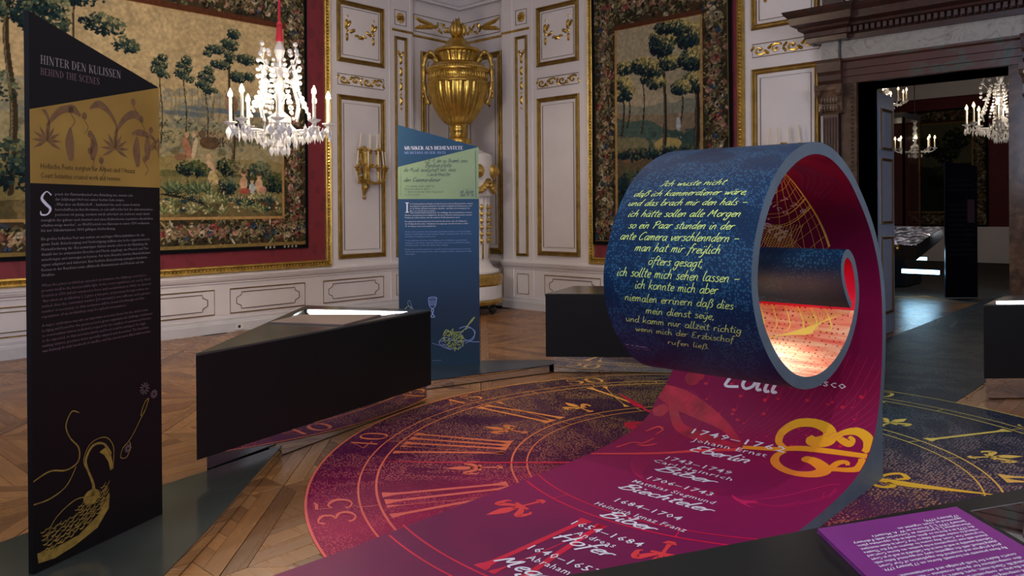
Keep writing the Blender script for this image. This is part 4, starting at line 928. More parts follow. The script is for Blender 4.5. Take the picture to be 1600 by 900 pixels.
# hands: thin scarlet one to the left, short scarlet one up, amber one to the right
d = Draw(); d.stroke([(-3.9, 2.99, .006), (-3.5, 3.3, .022), (-2.9, 3.83, .03)], .02, 3); o = d.done('clock_hand', floorfn(ZF+.0006), M['redink'], CK)
d = Draw(); d.stroke([(-3.80, 5.44, .005), (-3.45, 5.2, .07), (-3.38, 5.16, .03), (-3.0, 4.92, .04)], .03, 3); d.stroke([(-3.1, 4.85, .03), (-3.2, 4.72, .09), (-3.05, 4.62, .07), (-2.95, 4.7, .03)], .03); o = d.done('clock_hand', floorfn(ZF+.0006), M['redink'], CK)
d = Draw(); d.stroke([(-1.56, 4.66, .05), (-1.44, 4.68, .075), (-1.33, 4.70, .085), (-1.2, 4.74, .055), (-.865, 4.86, .004)], .05, 5)
d.stroke([(-1.50, 4.70, .02), (-1.47, 4.80, .03), (-1.42, 4.86, .035), (-1.37, 4.80, .035), (-1.41, 4.74, .02)], .03, 5); d.stroke([(-1.56, 4.60, .02), (-1.50, 4.58, .03), (-1.43, 4.56, .035), (-1.39, 4.62, .035), (-1.43, 4.66, .02)], .03, 5)
d.done('clock_hand', floorfn(ZF+.0006), M['goldink'], CK)
# navy runner into the doorway
b = MB(); b.prism([(x_, CY+math.sqrt(2.565**2-(x_-CX)**2)) for x_ in np.linspace(-3.0, -1.62, 12)]+[(-1.60, 8.2), (-1.80, 9.3), (-1.9, 12), (-2.2, 16.9), (-3.02, 16.9)], 0, .004)
RN = tag(b.done('navy_runner', M['carpet']), 'dark navy runner laid from the clock carpet through the marble doorway', 'carpet'); RN.location = (0, 0, 0)
d = Draw()
for x in (-2.86, -2.66): d.stroke([(x+.0, 11.2, .05), (x-.1, 11.9, .05)], .05, 1, False); d.stroke([(x-.06, 11.2), (x+.08, 11.22)], .03, 1, False); d.stroke([(x-.18, 11.92), (x-.02, 11.9)], .03, 1, False)
d.done('printed_mark', floorfn(.0052), M['inkg'], RN)
# ------------------------------------------------------------------ the rolled ribbon: (y, z) path of its printed face
RP = [(1.0,.065), (2.0,.065), (3.0,.065), (3.6,.068), (3.9,.078), (4.13,.098), (4.33,.135), (4.48,.2), (4.585,.31), (4.655,.46), (4.695,.64), (4.712,.85), (4.70,1.05), (4.65,1.22), (4.56,1.37), (4.463,1.481), (4.35,1.581), (4.21,1.685), (4.065,1.755), (3.93,1.797), (3.79,1.811), (3.665,1.799), (3.536,1.763), (3.41,1.704), (3.31,1.63), (3.218,1.523), (3.155,1.41), (3.125,1.3), (3.123,1.205), (3.154,1.105), (3.211,1.011), (3.306,.912), (3.419,.832), (3.545,.778), (3.685,.753), (3.836,.755), (4.0,.795), (4.135,.865), (4.215,.94), (4.255,1.0), (4.278,1.06), (4.281,1.12), (4.268,1.18), (4.24,1.24), (4.205,1.275), (4.165,1.292), (4.13,1.275), (4.115,1.24), (4.122,1.195), (4.15,1.14), (4.19,1.085), (4.228,1.05)]
RCV = crm(RP, 8); RS = np.r_[0, np.cumsum(np.hypot(*np.diff(RCV, axis=0).T))]; _t = np.gradient(RCV, axis=0); _t /= np.hypot(*_t.T)[:, None]; RN_ = np.c_[-_t[:, 1], _t[:, 0]]
RX1 = -1.47; RTH = .058
def xleft(s):
    if s < 1.0: return -2.87-.06*(1-s)
    if s < 3.6: return -2.87
    if s < 3.9: return -2.87+.09*(s-3.6)/.3
    if s < 5.6: q = (s-3.9)/1.7; q = q*q*(3-2*q); return -2.78+.57*q
    if s < 6.5: return -2.21
    if s < 7.3: return -2.21-.07*(s-6.5)/.8
    return -2.28
def rib(x, s, off=.0):
    y = np.interp(s, RS, RCV[:, 0]); z = np.interp(s, RS, RCV[:, 1]); ny = np.interp(s, RS, RN_[:, 0]); nz = np.interp(s, RS, RN_[:, 1]); return (x, y+ny*off, z+nz*off)
RB = thing('scroll_ribbon', 'giant magenta ribbon rising from the floor, rolled into a navy drum with lemon handwriting', 'sculpture', (-2.17, 3.75, 0))
def ribbon_mesh():
    v = []; uv = []; f = []; fm = []; NX = 12; n = len(RS); NS = n
    for side, off in ((0, 0), (1, -RTH)):
        for i in range(n):
            xl = xleft(RS[i])
            for k in range(NX+1):
                x = xl+(RX1-xl)*k/NX; tt = off*(1.0 if RS[i] < 8.1 else max(.55, 1-(RS[i]-8.1)*.7)); z = RCV[i, 1]+RN_[i, 1]*tt
                if RS[i] < 2.8 and side: z = max(z, .0065)
                v.append((x, RCV[i, 0]+RN_[i, 0]*tt, max(z, .0065))); uv.append((x, RS[i]))
    W = NX+1; B = n*W
    for i in range(n-1):
        s_ = RS[i]
        for k in range(NX):
            a = i*W+k; f.append((a, a+1, a+W+1, a+W)); fm.append(0 if s_ < 6.62 else (2 if s_ < 8.12 else 4))
            b_ = B+a; f.append((b_, b_+W, b_+W+1, b_+1)); fm.append(1)
        for k in (0, NX): a = i*W+k; f.append((a, a+W, B+a+W, B+a) if k == 0 else (a, B+a, B+a+W, a+W)); fm.append(3)
    for i in (0, n-1):
        for k in range(NX): a = i*W+k; f.append((a, a+1, B+a+1, B+a)); fm.append(3)
    o = mesh('ribbon_sheet', v, f, [M['ribin'], M['ribout'], M['riblit'], M['edge'], M['ribcore']], RB, True, fm)
    me = o.data; ul = me.uv_layers.new(name='UVMap'); li = np.zeros(len(me.loops), int); me.loops.foreach_get('vertex_index', li); ul.data.foreach_set('uv', np.array(uv)[li].ravel())
    try:
        sm = np.array(fm) != 3; me.polygons.foreach_set('use_smooth', sm)
        ek = {}
        for p in me.polygons:
            for e in p.edge_keys: ek.setdefault(e, []).append(p.material_index == 3)
        for e in me.edges:
            q = ek.get(tuple(sorted(e.vertices)), [])
            if len(q) == 2 and q[0] != q[1]: e.use_edge_sharp = True
    except Exception as ex: print('sharp', ex)
    return o
ribbon_mesh()
b = MB(); Pw = [(3.2, .0062)]+[(float(y+ny*(-RTH+.004)), float(max(.0062, z+nz*(-RTH+.004)))) for (y, z), (ny, nz) in zip(RCV[::4], RN_[::4]) if 3.2 < y and z < .47 and y-ny*0 > 3.2 and z < .46 and (ny > -1.1)][:40]
Pw = [p for i, p in enumerate(Pw) if i == 0 or p[0] > Pw[i-1][0]-1e-6]; Pw = [p for p in Pw if p[0] < 4.715]+[(4.716, .46), (4.716, .0062)]
b.prism(Pw, RX1-1.32, RX1-.003, lambda y, z, x: (x, y, z)); b.done('support_wedge', M['edge'], RB)
def ribin(off=.0015): return lambda x, s: rib(min(max(x, xleft(s)+.004), RX1-.003), s, off)
def ribout_(off=.0015):
    return lambda x, s: rib(x, s, -RTH-off)
# the handwritten verse on the outside of the drum
POEM = [('Ich wuste nicht', -2.027, -1.681, 6.22), ('daß ich kammerdiener wäre,', -2.149, -1.564, 6.279), ('und das brach mir den hals –', -2.158, -1.544, 6.333), ('ich hätte sollen alle Morgen', -2.136, -1.559, 6.39),
        ('so ein Paar stunden in der', -2.116, -1.570, 6.446), ('ante Camera verschlenndern –', -2.146, -1.540, 6.497), ('man hat mir freÿlich', -2.056, -1.619, 6.545), ('öfters gesagt,', -1.973, -1.698, 6.60),
        ('ich sollte mich sehen lassen –', -2.144, -1.523, 6.65), ('ich konnte mich aber', -2.047, -1.620, 6.695), ('niemalen errinern daß dies', -2.116, -1.557, 6.75), ('mein dienst seÿe,', -2.016, -1.666, 6.804),
        ('und kamm nur allzeit richtig', -2.143, -1.547, 6.857), ('wenn mich der Erzbischof', -2.112, -1.586, 6.91), ('rufen ließ.', -1.965, -1.749, 6.975)]
for txt, xa, xb, s0 in POEM:
    d = hand_text(txt, 1.45, .30); k = .00185; d.v = [(x, -y*k) for x, y in d.v]; d.fit(xa, xb); d.v = [(x, s0+y+.004) for x, y in d.v]
    d.done('handwritten_line', ribout_(), M['lemon'], RB)
for txt, s0, m in (('W. A. Mozart,', 7.035, 'white'), ('12. Mai 1781', 7.058, 'dimw')):
    d = font_text(txt, wide=.13, size=.017); d.v = [(x-2.235, s0-y) for x, y in d.v]; d.done('small_lettering', ribout_(), M[m], RB)
# names and years on the rising strip
NM = [('1749–1762', 'Johann Ernst', 'Eberlin', 3.365, 3.277, 3.16, (-2.50, -1.90), (-2.45, -1.974), (-2.40, -2.03)),
      ('1743–1749', 'Carl Heinrich', 'Biber', 2.972, 2.90, 2.80, (-2.453, -2.043), (-2.494, -1.997), (-2.42, -2.04)),
      ('1706–1743', 'Matthias Siegmund', 'Biechteler', 2.646, 2.556, 2.444, (-2.369, -1.98), (-2.406, -1.921), (-2.42, -1.87)),
      ('1684–1704', 'Heinrich Ignaz Franz', 'Biber', 2.265, 2.165, 2.07, (-2.317, -1.944), (-2.369, -1.855), (-2.27, -1.96)),
      ('1654–1684', 'Andreas', 'Hofer', 1.895, 1.813, 1.72, (-2.304, -1.921), (-2.223, -2.003), (-2.27, -1.95)),
      ('1640–1653', 'Abraham', 'Megerle', 1.555, 1.48, 1.375, (-2.278, -1.91), (-2.219, -1.993), (-2.31, -1.88)),
      ('1763–1778', 'Giuseppe Francesco', 'Lolli', 3.93, 3.852, 3.765, (-2.5, -1.9), (-2.5, -1.658), (-2.42, -2.03))]
for yr, fi, la, s1, s2, s3, w1, w2, w3 in NM:
    d = font_text(yr, wide=w1[1]-w1[0], size=.075, bold=.004, spacing=1.15); d.v = [(x+w1[0], y+s1) for x, y in d.v]; d.done('year_lettering', ribin(.0028), M['white'], RB)
    d = font_text(fi, wide=w2[1]-w2[0], size=.064, bold=.002, spacing=1.1); d.v = [(x+w2[0], y+s2) for x, y in d.v]; d.done('name_lettering', ribin(.0028), M['white'], RB)
    d = hand_text(la, 2.1, .25); d.v = [(x, y*.0046) for x, y in d.v]; d.fit(*w3); d.v = [(x, y*(1.7 if la == 'Lolli' else 1)+s3) for x, y in d.v]; d.done('name_lettering', ribin(.0022), M['white'], RB)
# inside of the drum: years, name and the yellow cone net
def local(x0, s0, ang):
    c, q = math.cos(ang), math.sin(ang); return lambda x, y: rib(x0+x*c-y*q, s0+x*q+y*c, .0022)
for txt, sz, x0, s0, hw in (('1 7 7 2 – 1 7 7 8', .07, -2.13, 5.40, 0), ('Domenico', .075, -2.12, 5.24, 0), ('Fischietti', .0062, -2.27, 5.10, 1)):
    if hw: d = hand_text(txt, 2.3, .2); d.v = [(x*sz, y*sz) for x, y in d.v]
    else: d = font_text(txt, size=sz, bold=.003, spacing=1.15)
    d.done('name_lettering', local(x0, s0, -.93), M['white'], RB)
def coneP(u, v_):           # u along the bell (0 narrow .. 1 wide), v_ across
    ex = [(-1.77, 5.36), (-1.76, 5.22), (-1.74, 5.05), (-1.725, 4.9), (-1.715, 4.72)]; P = crm(ex, 6); i = u*(len(P)-1); k = int(min(i, len(P)-2)); p = P[k]+(P[k+1]-P[k])*(i-k)
    w_ = .12+.40*u; return (p[0]-v_*w_-.10*math.sin(PI*v_)*-1*0, p[1]-v_*(.10+.18*u)-.05*math.sin(PI*v_))
d = Draw()
for k in range(9): u = k/8; d.stroke([(*coneP(u, v_), .004 if k in (3, 4) else .0022) for v_ in np.linspace(0, 1, 7)], .003, 3)
for k in (3.3, 4.2): u = k/8; d.stroke([(*coneP(u, v_), .009*(1-v_*.8)) for v_ in np.linspace(0, 1, 7)], .008, 3)
for k in range(7): v_ = (k/7)**2; d.stroke([(*coneP(u, v_), .0028) for u in np.linspace(0, 1, 8)], .003, 3)
d.stroke([(*coneP(u, .015), .007*u+.003) for u in np.linspace(0, 1, 9)], .007, 3)
d.done('cone_drawing', ribin(.002), M['yelink'], RB)
d = Draw()
for k in range(12): d.stroke([(-2.19+.018*k, 4.62), (-2.03+.018*k, 4.88)], .003, 1, False); d.stroke([(-2.19+.018*k, 4.88), (-2.03+.018*k, 4.62)], .003, 1, False)
d.done('net_drawing', ribin(.002), M['yelink'], RB)
d = Draw()
for k in range(6): w_ = .05+.03*k; d.stroke([(-1.80+.01*k, 5.45), (-1.78+w_*.6, 5.50-.01*k), (-1.74+w_, 5.36-.02*k), (-1.76+w_*.5, 5.2-.02*k)], .003, 6)
d.done('arc_drawing', ribin(.002), M['blueink'], RB)
d = Draw()
for k in range(16): q = k/15; d.stroke([(-2.2, 7.62-.02*k, .003), (-1.9, 7.86, .008), (-1.65, 8.02-.004*k, .004), (-1.5-.02*k, 8.11, .002)], .004, 4)
for k in range(9): q = k/8; d.stroke([(-2.22+.6*q, 8.12, .006), (-2.16+.6*q, 8.0, .007), (-2.12+.5*q, 7.88+.1*q, .002)], .005, 4)
d.done('cone_drawing', ribin(.002), M['yelink'], RB)
# dial rings, numeral VI and lily where the clock print runs on over the strip
def onrib(z=.0008): return lambda x, y: rib(x, y-1.0, z) if y-1 < 3.2 else rib(x, 3.2+(y-4.2), z)
def clipd(d): return d
for r, w_, a0, a1 in ((2.276, .010, -106, -74), (2.177, .011, -108, -72), (1.385, .012, -117, -58), (1.29, .010, -120, -56)):
    o = mesh('dial_ring', [onrib()(x, y) for x, y in ring(r, w_, a0, a1).v], ring(r, w_, a0, a1).f, M['redink'], RB)
for k in (6,):
    d = roman(k); d.done('roman_numeral', onrib(.0010), M['redink'], RB)
for a in (-105, -75): lily(a).done('lily_ornament', onrib(.001), M['coral'], RB)
d = Draw()
for k in range(-8, -3):
    er, et = polar(k*15); d.stroke([(CX+1.29*er[0], CY+1.29*er[1]), (CX+1.385*er[0], CY+1.385*er[1])], .006, 1, False)
d.done('dial_ticks', onrib(), M['redink'], RB)
# hour hand with its amber scroll ending
d = Draw(); d.stroke([(-2.86, 2.80, .022), (-2.54, 3.03, .03), (-2.33, 3.2, .035), (-2.13, 3.31, .04)], .03, 4); d.done('clock_hand', ribin(.0012), M['coral'], RB)
d = Draw(); d.stroke([(-2.14, 3.333, .035), (-1.95, 3.385, .04), (-1.80, 3.44, .045), (-1.475, 3.475, .035)], .04, 4)
def sc(P): d.stroke(P, .04, 7)
sc([(-1.90, 3.405, .03), (-1.965, 3.45, .04), (-1.972, 3.53, .05), (-1.91, 3.60, .055), (-1.81, 3.625, .055), (-1.72, 3.60, .07), (-1.705, 3.54, .085), (-1.76, 3.505, .075), (-1.80, 3.505, .05), (-1.795, 3.545, .02)])
d.disc(-1.790, 3.512, .036, 12, .030)
sc([(-1.70, 3.54, .03), (-1.63, 3.60, .035), (-1.56, 3.62, .05), (-1.50, 3.59, .06), (-1.485, 3.54, .055), (-1.50, 3.50, .03)]); sc([(-1.67, 3.57, .03), (-1.62, 3.545, .045), (-1.585, 3.535, .04), (-1.575, 3.565, .03), (-1.60, 3.58, .02)])
sc([(-1.90, 3.38, .03), (-1.925, 3.33, .04), (-1.91, 3.26, .05), (-1.85, 3.20, .055), (-1.76, 3.175, .06), (-1.67, 3.21, .075), (-1.64, 3.28, .08), (-1.70, 3.335, .075), (-1.76, 3.355, .055), (-1.74, 3.37, .02)])
d.disc(-1.755, 3.345, .036, 12, .03)
sc([(-1.66, 3.26, .03), (-1.60, 3.305, .04), (-1.53, 3.33, .045), (-1.49, 3.36, .05), (-1.485, 3.42, .045), (-1.50, 3.45, .03)]); sc([(-1.63, 3.26, .03), (-1.60, 3.37, .04), (-1.56, 3.395, .03), (-1.545, 3.37, .02)])
d.v = [(min(x, RX1-.002), y) for x, y in d.v]
d.done('scroll_ornament', ribin(.0018), M['orink'], RB)
d = Draw(); d.stroke([(-2.86, 3.66, .10), (-2.7, 3.62, .15), (-2.5, 3.56, .12), (-2.3, 3.47, .06), (-2.15, 3.34, .03)], .08); d.stroke([(-2.8, 3.66, .05), (-2.62, 3.42, .07), (-2.42, 3.35, .10), (-2.16, 3.33, .03)], .06)
d.stroke([(-2.86, 3.52, .03), (-2.81, 3.51, .10), (-2.79, 3.5, .02)], .09); d.disc(-2.80, 3.515, .05, 12, .055); d.disc(-2.65, 3.775, .055, 12, .045); d.disc(-2.60, 3.80, .035, 10, .03)
d.done('heart_shaped_hand', ribin(.0011), flat('crimson_print', (184, 14, 58), .5, var=.25, vs_=7), RB)
d = Draw()
for k in range(8): o_ = .017*k; d.stroke([(-2.74+o_, 3.70), (-2.62+o_, 3.55), (-2.615+o_, 3.25), (-2.63+o_, 3.05), (-2.60+o_, 2.85-o_*.4), (-2.49+o_, 2.70-o_*.6), (-2.33+o_*.6, 2.61+o_*.3), (-2.12, 2.59+o_*.6), (-1.95, 2.66+.02*k)], .0022, 5)
for k in range(16): x = -2.62+.03*k; d.stroke([(-2.45+.012*k, 3.30), (-2.30+.03*k, 3.42), (-2.1+.045*k, 3.75), (-2.0+.05*k, 4.05)], .0018, 5)
d.done('staff_lines', ribin(.0009), M['pinkink'], RB)
d = Draw()
for k in range(46):
    x = -2.55+1.0*random.random(); s_ = 3.38+.5*random.random(); r = .006+.008*random.random(); d.disc(x, s_, r, 7, r*.75); d.stroke([(x+r, s_), (x+r+.008, s_+.05)], .0025, 1, False)
d.done('music_notes', ribin(.0010), M['redink'], RB)
d = Draw(); TR = [(-1.90, 2.705), (-1.78, 2.712), (-1.64, 2.765), (-1.53, 2.98), (-1.51, 3.10)]
d.stroke(TR, .004); d.stroke([(x+.012, y-.01) for x, y in TR], .003); d.stroke([(-1.76, 2.78), (-1.68, 2.90), (-1.58, 3.10), (-1.515, 3.17)], .006); d.stroke([(-1.76, 2.78), (-1.79, 2.74), (-1.75, 2.70), (-1.67, 2.735), (-1.60, 2.87)], .004)
d.stroke([(-1.55, 3.05), (-1.53, 2.97), (-1.51, 3.0), (-1.52, 3.12)], .003); d.poly([(-1.915, 2.74), (-1.845, 2.70), (-1.77, 2.735), (-1.76, 2.72), (-1.80, 2.67), (-1.74, 2.64), (-1.81, 2.655), (-1.87, 2.685)])
d.done('trumpet_drawing', ribin(.0012), M['pinkink'], RB)
d = Draw(); d.stroke([(-2.78, 3.28, .01), (-2.74, 3.36, .02), (-2.69, 3.34, .012), (-2.70, 3.27, .01)], .01); d.stroke([(-2.80, 2.98, .018), (-2.76, 3.10, .012), (-2.70, 3.12, .014), (-2.68, 3.22, .01)], .01); d.stroke([(-2.72, 3.08, .006), (-2.66, 3.10, .02), (-2.62, 3.16, .01)], .01)
d.done('flourish', ribin(.0012), M['coral'], RB)
# hidden lamps of the roll: an LED strip under the small roll and one in its core
l = area('roll_lamp', (-1.95, 4.00, 1.04), (-1.95, 3.80, .78), .5, 4.4, (1, .90, .78), .03, spread=2.2); l.parent = RB; l.matrix_parent_inverse = Matrix.Translation(-RB.location)
l = point('core_lamp', (-1.75, 4.19, 1.2), .35, (1, .55, .5), .02)
# ------------------------------------------------------------------ information boards
def board(name, label, L, R_, w_, zl, zr, mat, K=.9484):
    L = (L[0]*K, L[1]*K); R_ = (R_[0]*K, R_[1]*K)
    L = np.array(L); R_ = np.array(R_); u = (R_-L)/np.hypot(*(R_-L)); nrm = np.array([u[1], -u[0]])   # faces the room
    T = thing(name, label, 'information board', (L[0], L[1], 0)); T['u'] = 0; del T['u']
    def fn(a, z, d=0): p = L+u*a*K+nrm*d; return (p[0], p[1], max(H+(z-H)*K, .0803 if K < 1 else 0))
    b = MB(); P = [(0, .0), (w_, .0), (w_, zr), (0, zl)]; b.prism(P, -.03, 0, lambda x, y, d: fn(x, y, d)); b.done('board_slab', mat, T)
    return T, fn
def lines(T, fn, rows, x0, z0, dz, size, mat, width=None, n='body_text', d=.0012):
    D = Draw()
    for k, r in enumerate(rows):
        if isinstance(r, tuple): r, dx, wd = r
        else: dx, wd = 0, None
        q = font_text(r, size=size) if wd is None else font_text(r, wide=wd, size=size)
        o = len(D.v); D.v += [(x+x0+dx, y+z0-dz*k) for x, y in q.v]; D.f += [tuple(i+o for i in f) for f in q.f]
    return D.done(n, lambda x, y: fn(x, y, d), mat, T)
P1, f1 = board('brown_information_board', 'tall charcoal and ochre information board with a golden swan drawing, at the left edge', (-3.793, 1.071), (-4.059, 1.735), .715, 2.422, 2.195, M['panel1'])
b = MB(); b.prism([(0, 1.683), (.715, 1.680), (.715, 2.194), (0, 2.0)], 0, .001, lambda x, y, d: f1(x, y, d)); b.done('ochre_field', M['ochre'], P1)
d = caps_text('HINTER DEN KULISSEN', 2.6); k = .038/14; d.v = [(x, y*k) for x, y in d.v]; d.fit(.052, .475); d.v = [(x, 2.204+y) for x, y in d.v]; d.done('title_lettering', lambda x, y: f1(x, y, .0012), M['dimw'], P1)
d = caps_text('BEHIND THE SCENES', 2.4); k = .031/14; d.v = [(x, y*k) for x, y in d.v]; d.fit(.052, .354); d.v = [(x, 2.156+y) for x, y in d.v]; d.done('title_lettering', lambda x, y: f1(x, y, .0012), M['dimb'], P1)
lines(P1, f1, [('Höfische Feste sorgten für Arbeit und Umsatz', 0, .51), ('Court festivities created work and revenue', 0, .42)], .048, 1.748, .041, .034, M['brownp'], n='heading_lettering', d=.0022)
d = Draw()
def flower(x, z, s_):
    for k in range(9): a = -PI*.15+PI*1.3*k/8; d.poly([(x, z), (x+s_*.5*math.cos(a-.2), z+s_*.5*math.sin(a-.2)), (x+s_*math.cos(a), z+s_*math.sin(a)), (x+s_*.5*math.cos(a+.2), z+s_*.5*math.sin(a+.2))])
    d.stroke([(x, z, .012), (x+.01, z+s_*1.2, .01), (x-.03, z+s_*2.0, .02), (x-.09, z+s_*2.4, .035), (x-.14, z+s_*2.1, .01)], .01); d.stroke([(x, z+s_*.9, .01), (x+.06, z+s_*1.8, .03), (x+.12, z+s_*2.1, .04), (x+.17, z+s_*1.7, .01)], .01)
    d.stroke([(x-s_*1.5, z-.06, .02), (x-s_*1.4, z+.0, .04), (x-s_*1.45, z+.06, .01)], .02); d.stroke([(x+s_*1.6, z-.08, .02), (x+s_*1.5, z, .045), (x+s_*1.55, z+.07, .01)], .02)
flower(.08, 1.87, .075); flower(.44, 1.86, .085); flower(.68, 1.88, .03); 
for x, z in ((.2, 2.02), (.3, 1.84), (.36, 1.80), (.27, 2.0), (.55, 2.1), (.6, 2.02), (.66, 1.97), (.62, 1.82), (.3, 1.92)): d.disc(x, z, .014, 8, .018); d.stroke([(x, z-.02), (x+.02, z-.05), (x, z-.08)], .004)
d.v = [(min(.712, max(.003, x)), min(y, 1.99+x*.271)) for x, y in d.v]
d.done('flower_print', lambda x, y: f1(x, y, .0018), M['ochred'], P1)
d = Draw(); d.stroke([(.098, 1.632, .006), (.075, 1.648, .004), (.052, 1.62, .012), (.07, 1.595, .014), (.093, 1.572, .012), (.078, 1.548, .006), (.05, 1.547, .008), (.046, 1.562, .004)], .01, 5); d.done('initial_letter', lambda x, y: f1(x, y, .0014), M['white'], P1)
G1 = ['prach der Fürsterzbischof eine Einladung aus, musste sich', 'der Salzburger Hof von seiner besten Seite zeigen.', '„Wan aber ein Erzbischoff ... banketiert hat, auch etwan frembde', 'herrschafften zu ihm khommen, so sein zuff solche fest die einkommendene', 'personen nit genug, sondern wirdt erfordert ein mehrers unzal damit']
lines(P1, f1, [(t_, 0, w_) for t_, w_ in zip(G1, (.425, .375, .47, .55, .53))], .117, 1.632, .0228, .0175, M['dimw'])
lines(P1, f1, [('meniglich der gebuer nach tractiert und eines Erzbischoven reputation allenthalben', 0, .62), ('erhalten möge werden“, so Wolf Dietrich von Raitenau in seiner 1590 verfassten,', 0, .60), ('bis zur Säkularisation 1803 gültigen Hofordnung.', 0, .39)], .048, 1.517, .0225, .0175, M['dimw'])
G2 = ['Ein großes höfisches Fest war zudem ein wichtiger Wirtschaftsfaktor für die', 'ganze Stadt. Beherbergung und Verköstigung stellten eine hohe organisatorische', 'Herausforderung dar. Bei auswärtigen Gästen wurde schon in der Einladung die', 'Anzahl der zu erwartenden Knechte und Pferde angefragt, um Mensch und Tier', 'unterbringen und versorgen zu können. Für hohe Besuche wurden Räumlichkeiten', 'eigens adaptiert und dekoriert. Eine festliche Beleuchtung erzeugten hunderte', 'Kerzen in der Residenz sowie effektvolle Illuminationen und Fackeln auf den', 'Straßen.']
lines(P1, f1, [(t_, 0, w_) for t_, w_ in zip(G2, (.565, .60, .585, .59, .60, .58, .56, .065))], .048, 1.435, .0225, .0175, M['dimw'])
G3 = ['When the prince-archbishop extended an invitation, the Salzburg court had to', 'present itself in the best possible light. In the court regulations set out by Wolf', 'Dietrich in 1590 (which remained in force until secularisation in 1803), he decreed:', '“But when an archbishop [...] gives a banquet, and persons foreign nobles are', 'invited, then the customary number [of servants] is not sufficient, and a greater', 'number is necessary, so that everyone will be treated befittingly and the', 'reputation of an archbishop may be upheld everywhere.”']
lines(P1, f1, [(t_, 0, w_) for t_, w_ in zip(G3, (.575, .60, .605, .59, .60, .56, .46))], .048, 1.233, .0228, .017, M['dimb'])
G4 = ['A major celebration was also an important economic factor for the whole town.', 'Lodging and board for the guests posed a great organisational challenge. Invitations', 'to non-resident visitors included a request for the number of servants and horses', 'to be expected, so that accommodation and food could be arranged. For high-', 'ranking visitors, premises were specially adapted and decorated. The Residenz', 'was festively lit with hundreds of candles, and the streets were filled with torches.']
lines(P1, f1, [(t_, 0, w_) for t_, w_ in zip(G4, (.585, .61, .60, .57, .585, .60))], .048, 1.058, .0222, .017, M['dimb'])
# swan, spoon and blossoms
d = Draw()
d.stroke([(.298, .235, .02), (.30, .29, .014), (.27, .37, .01), (.262, .42, .012), (.30, .47, .012), (.36, .462, .01), (.40, .40, .014)], .012, 5)
d.stroke([(.27, .36, .004), (.25, .42, .004), (.29, .485, .004), (.37, .49, .004), (.415, .43, .004), (.41, .33, .004)], .004, 5)
d.poly([(.335, .43), (.375, .445), (.40, .40), (.415, .33), (.395, .325), (.385, .37), (.36, .41)])
d.disc(.29, .235, .045, 12, .035); d.poly([(.02, .04), (.015, .085), (.10, .075), (.22, .085), (.33, .14), (.39, .22), (.385, .15), (.32, .08), (.2, .045), (.1, .03)])
for r_ in range(7):
    for k in range(15):
        q = (k+random.random()*.6)/15; x = .03+.34*q; z = .085+.022*r_*(1-.35*q)+.10*q*q+.006*math.sin(k*3+r_)
        if r_ > 4 and q < .5: continue
        d.stroke([(x, z, .002), (x+.014, z-.004, .008-.0006*r_), (x+.032, z+.006+.01*q, .002)], .005, 3)
d.stroke([(.06, .12, .003), (.10, .2, .004), (.2, .25, .005), (.28, .24, .003)], .004, 5)
d.done('swan_drawing', lambda x, y: f1(x, y, .0014), M['goldprint'], P1)
d = Draw(); d.stroke([(.0, .40, .006), (.08, .42, .007), (.16, .40, .007), (.22, .42, .007), (.225, .48, .007), (.18, .54, .006), (.16, .60, .006), (.19, .655, .006), (.23, .64, .004)], .006, 6); d.stroke([(.0, .30, .006), (.08, .30, .006), (.16, .33, .005), (.21, .40, .004)], .005, 6)
d.stroke([(.615, .575), (.575, .52), (.53, .46), (.50, .43)], .004); d.stroke([(.615, .575), (.63, .615), (.605, .60), (.58, .545), (.60, .55), (.625, .6)], .004); d.stroke([(.50, .43), (.47, .41), (.455, .37), (.49, .36), (.515, .40), (.51, .43)], .004)
d.done('spoon_drawing', lambda x, y: f1(x, y, .0014), M['goldprint'], P1)
d = Draw()
for x, z, r in ((.605, .67, .03), (.665, .63, .022), (.50, .40, .02)):
    for k in range(11): a = k*.57; d.stroke([(x+r*.3*math.cos(a), z+r*.3*math.sin(a), .002), (x+r*math.cos(a+.5), z+r*math.sin(a+.5), .005)], .003, 1, False)
d.done('blossom_drawing', lambda x, y: f1(x, y, .0014), M['dimb'], P1)
P2, f2 = board('blue_information_board', 'blue and pale green information board with a goblet drawing, in front of the golden urn', (-6.139, 4.988), (-5.569, 5.559), .807, 2.415, 2.19, M['panel2'])
b = MB(); b.prism([(0, 1.672), (.807, 1.668), (.807, 2.189), (0, 1.992)], 0, .001, lambda x, y, d: f2(x, y, d)); b.done('green_field', M['green2'], P2)
d = caps_text('MUSIKER ALS BEDIENSTETE', 2.8); k = .034/14; d.v = [(x, y*k) for x, y in d.v]; d.fit(.068, .65); d.v = [(x, 2.165+y) for x, y in d.v]; d.done('title_lettering', lambda x, y: f2(x, y, .0012), M['white'], P2)
d = caps_text('MUSICIANS AS SERVANTS', 2.2); k = .024/14; d.v = [(x, y*k) for x, y in d.v]; d.fit(.068, .477); d.v = [(x, 2.123+y) for x, y in d.v]; d.done('title_lettering', lambda x, y: f2(x, y, .0012), M['ltblue'], P2)
d = Draw()
for txt, x0, x1, z in (('Litt. A. den 21. Novemb. 1772.', .27, .70, 2.035), ('Bedienstete.', .27, .54, 1.99), ('die Musik Gesellschaft betr. 1769', .06, .58, 1.945), ('Concertmeister.', .29, .53, 1.90), ('den Cammerdiener', .06, .43, 1.845), ('Joh. Schröder', .62, .76, 1.725), ('1781. Nr. 21.', .62, .76, 1.695)):
    q = hand_text(txt, 2.2, .3); q.v = [(x, y*.0022) for x, y in q.v]; q.fit(x0, x1); q.v = [(x, y+z) for x, y in q.v]; o_ = len(d.v); d.v += q.v; d.f += [tuple(i+o_ for i in f) for f in q.f]
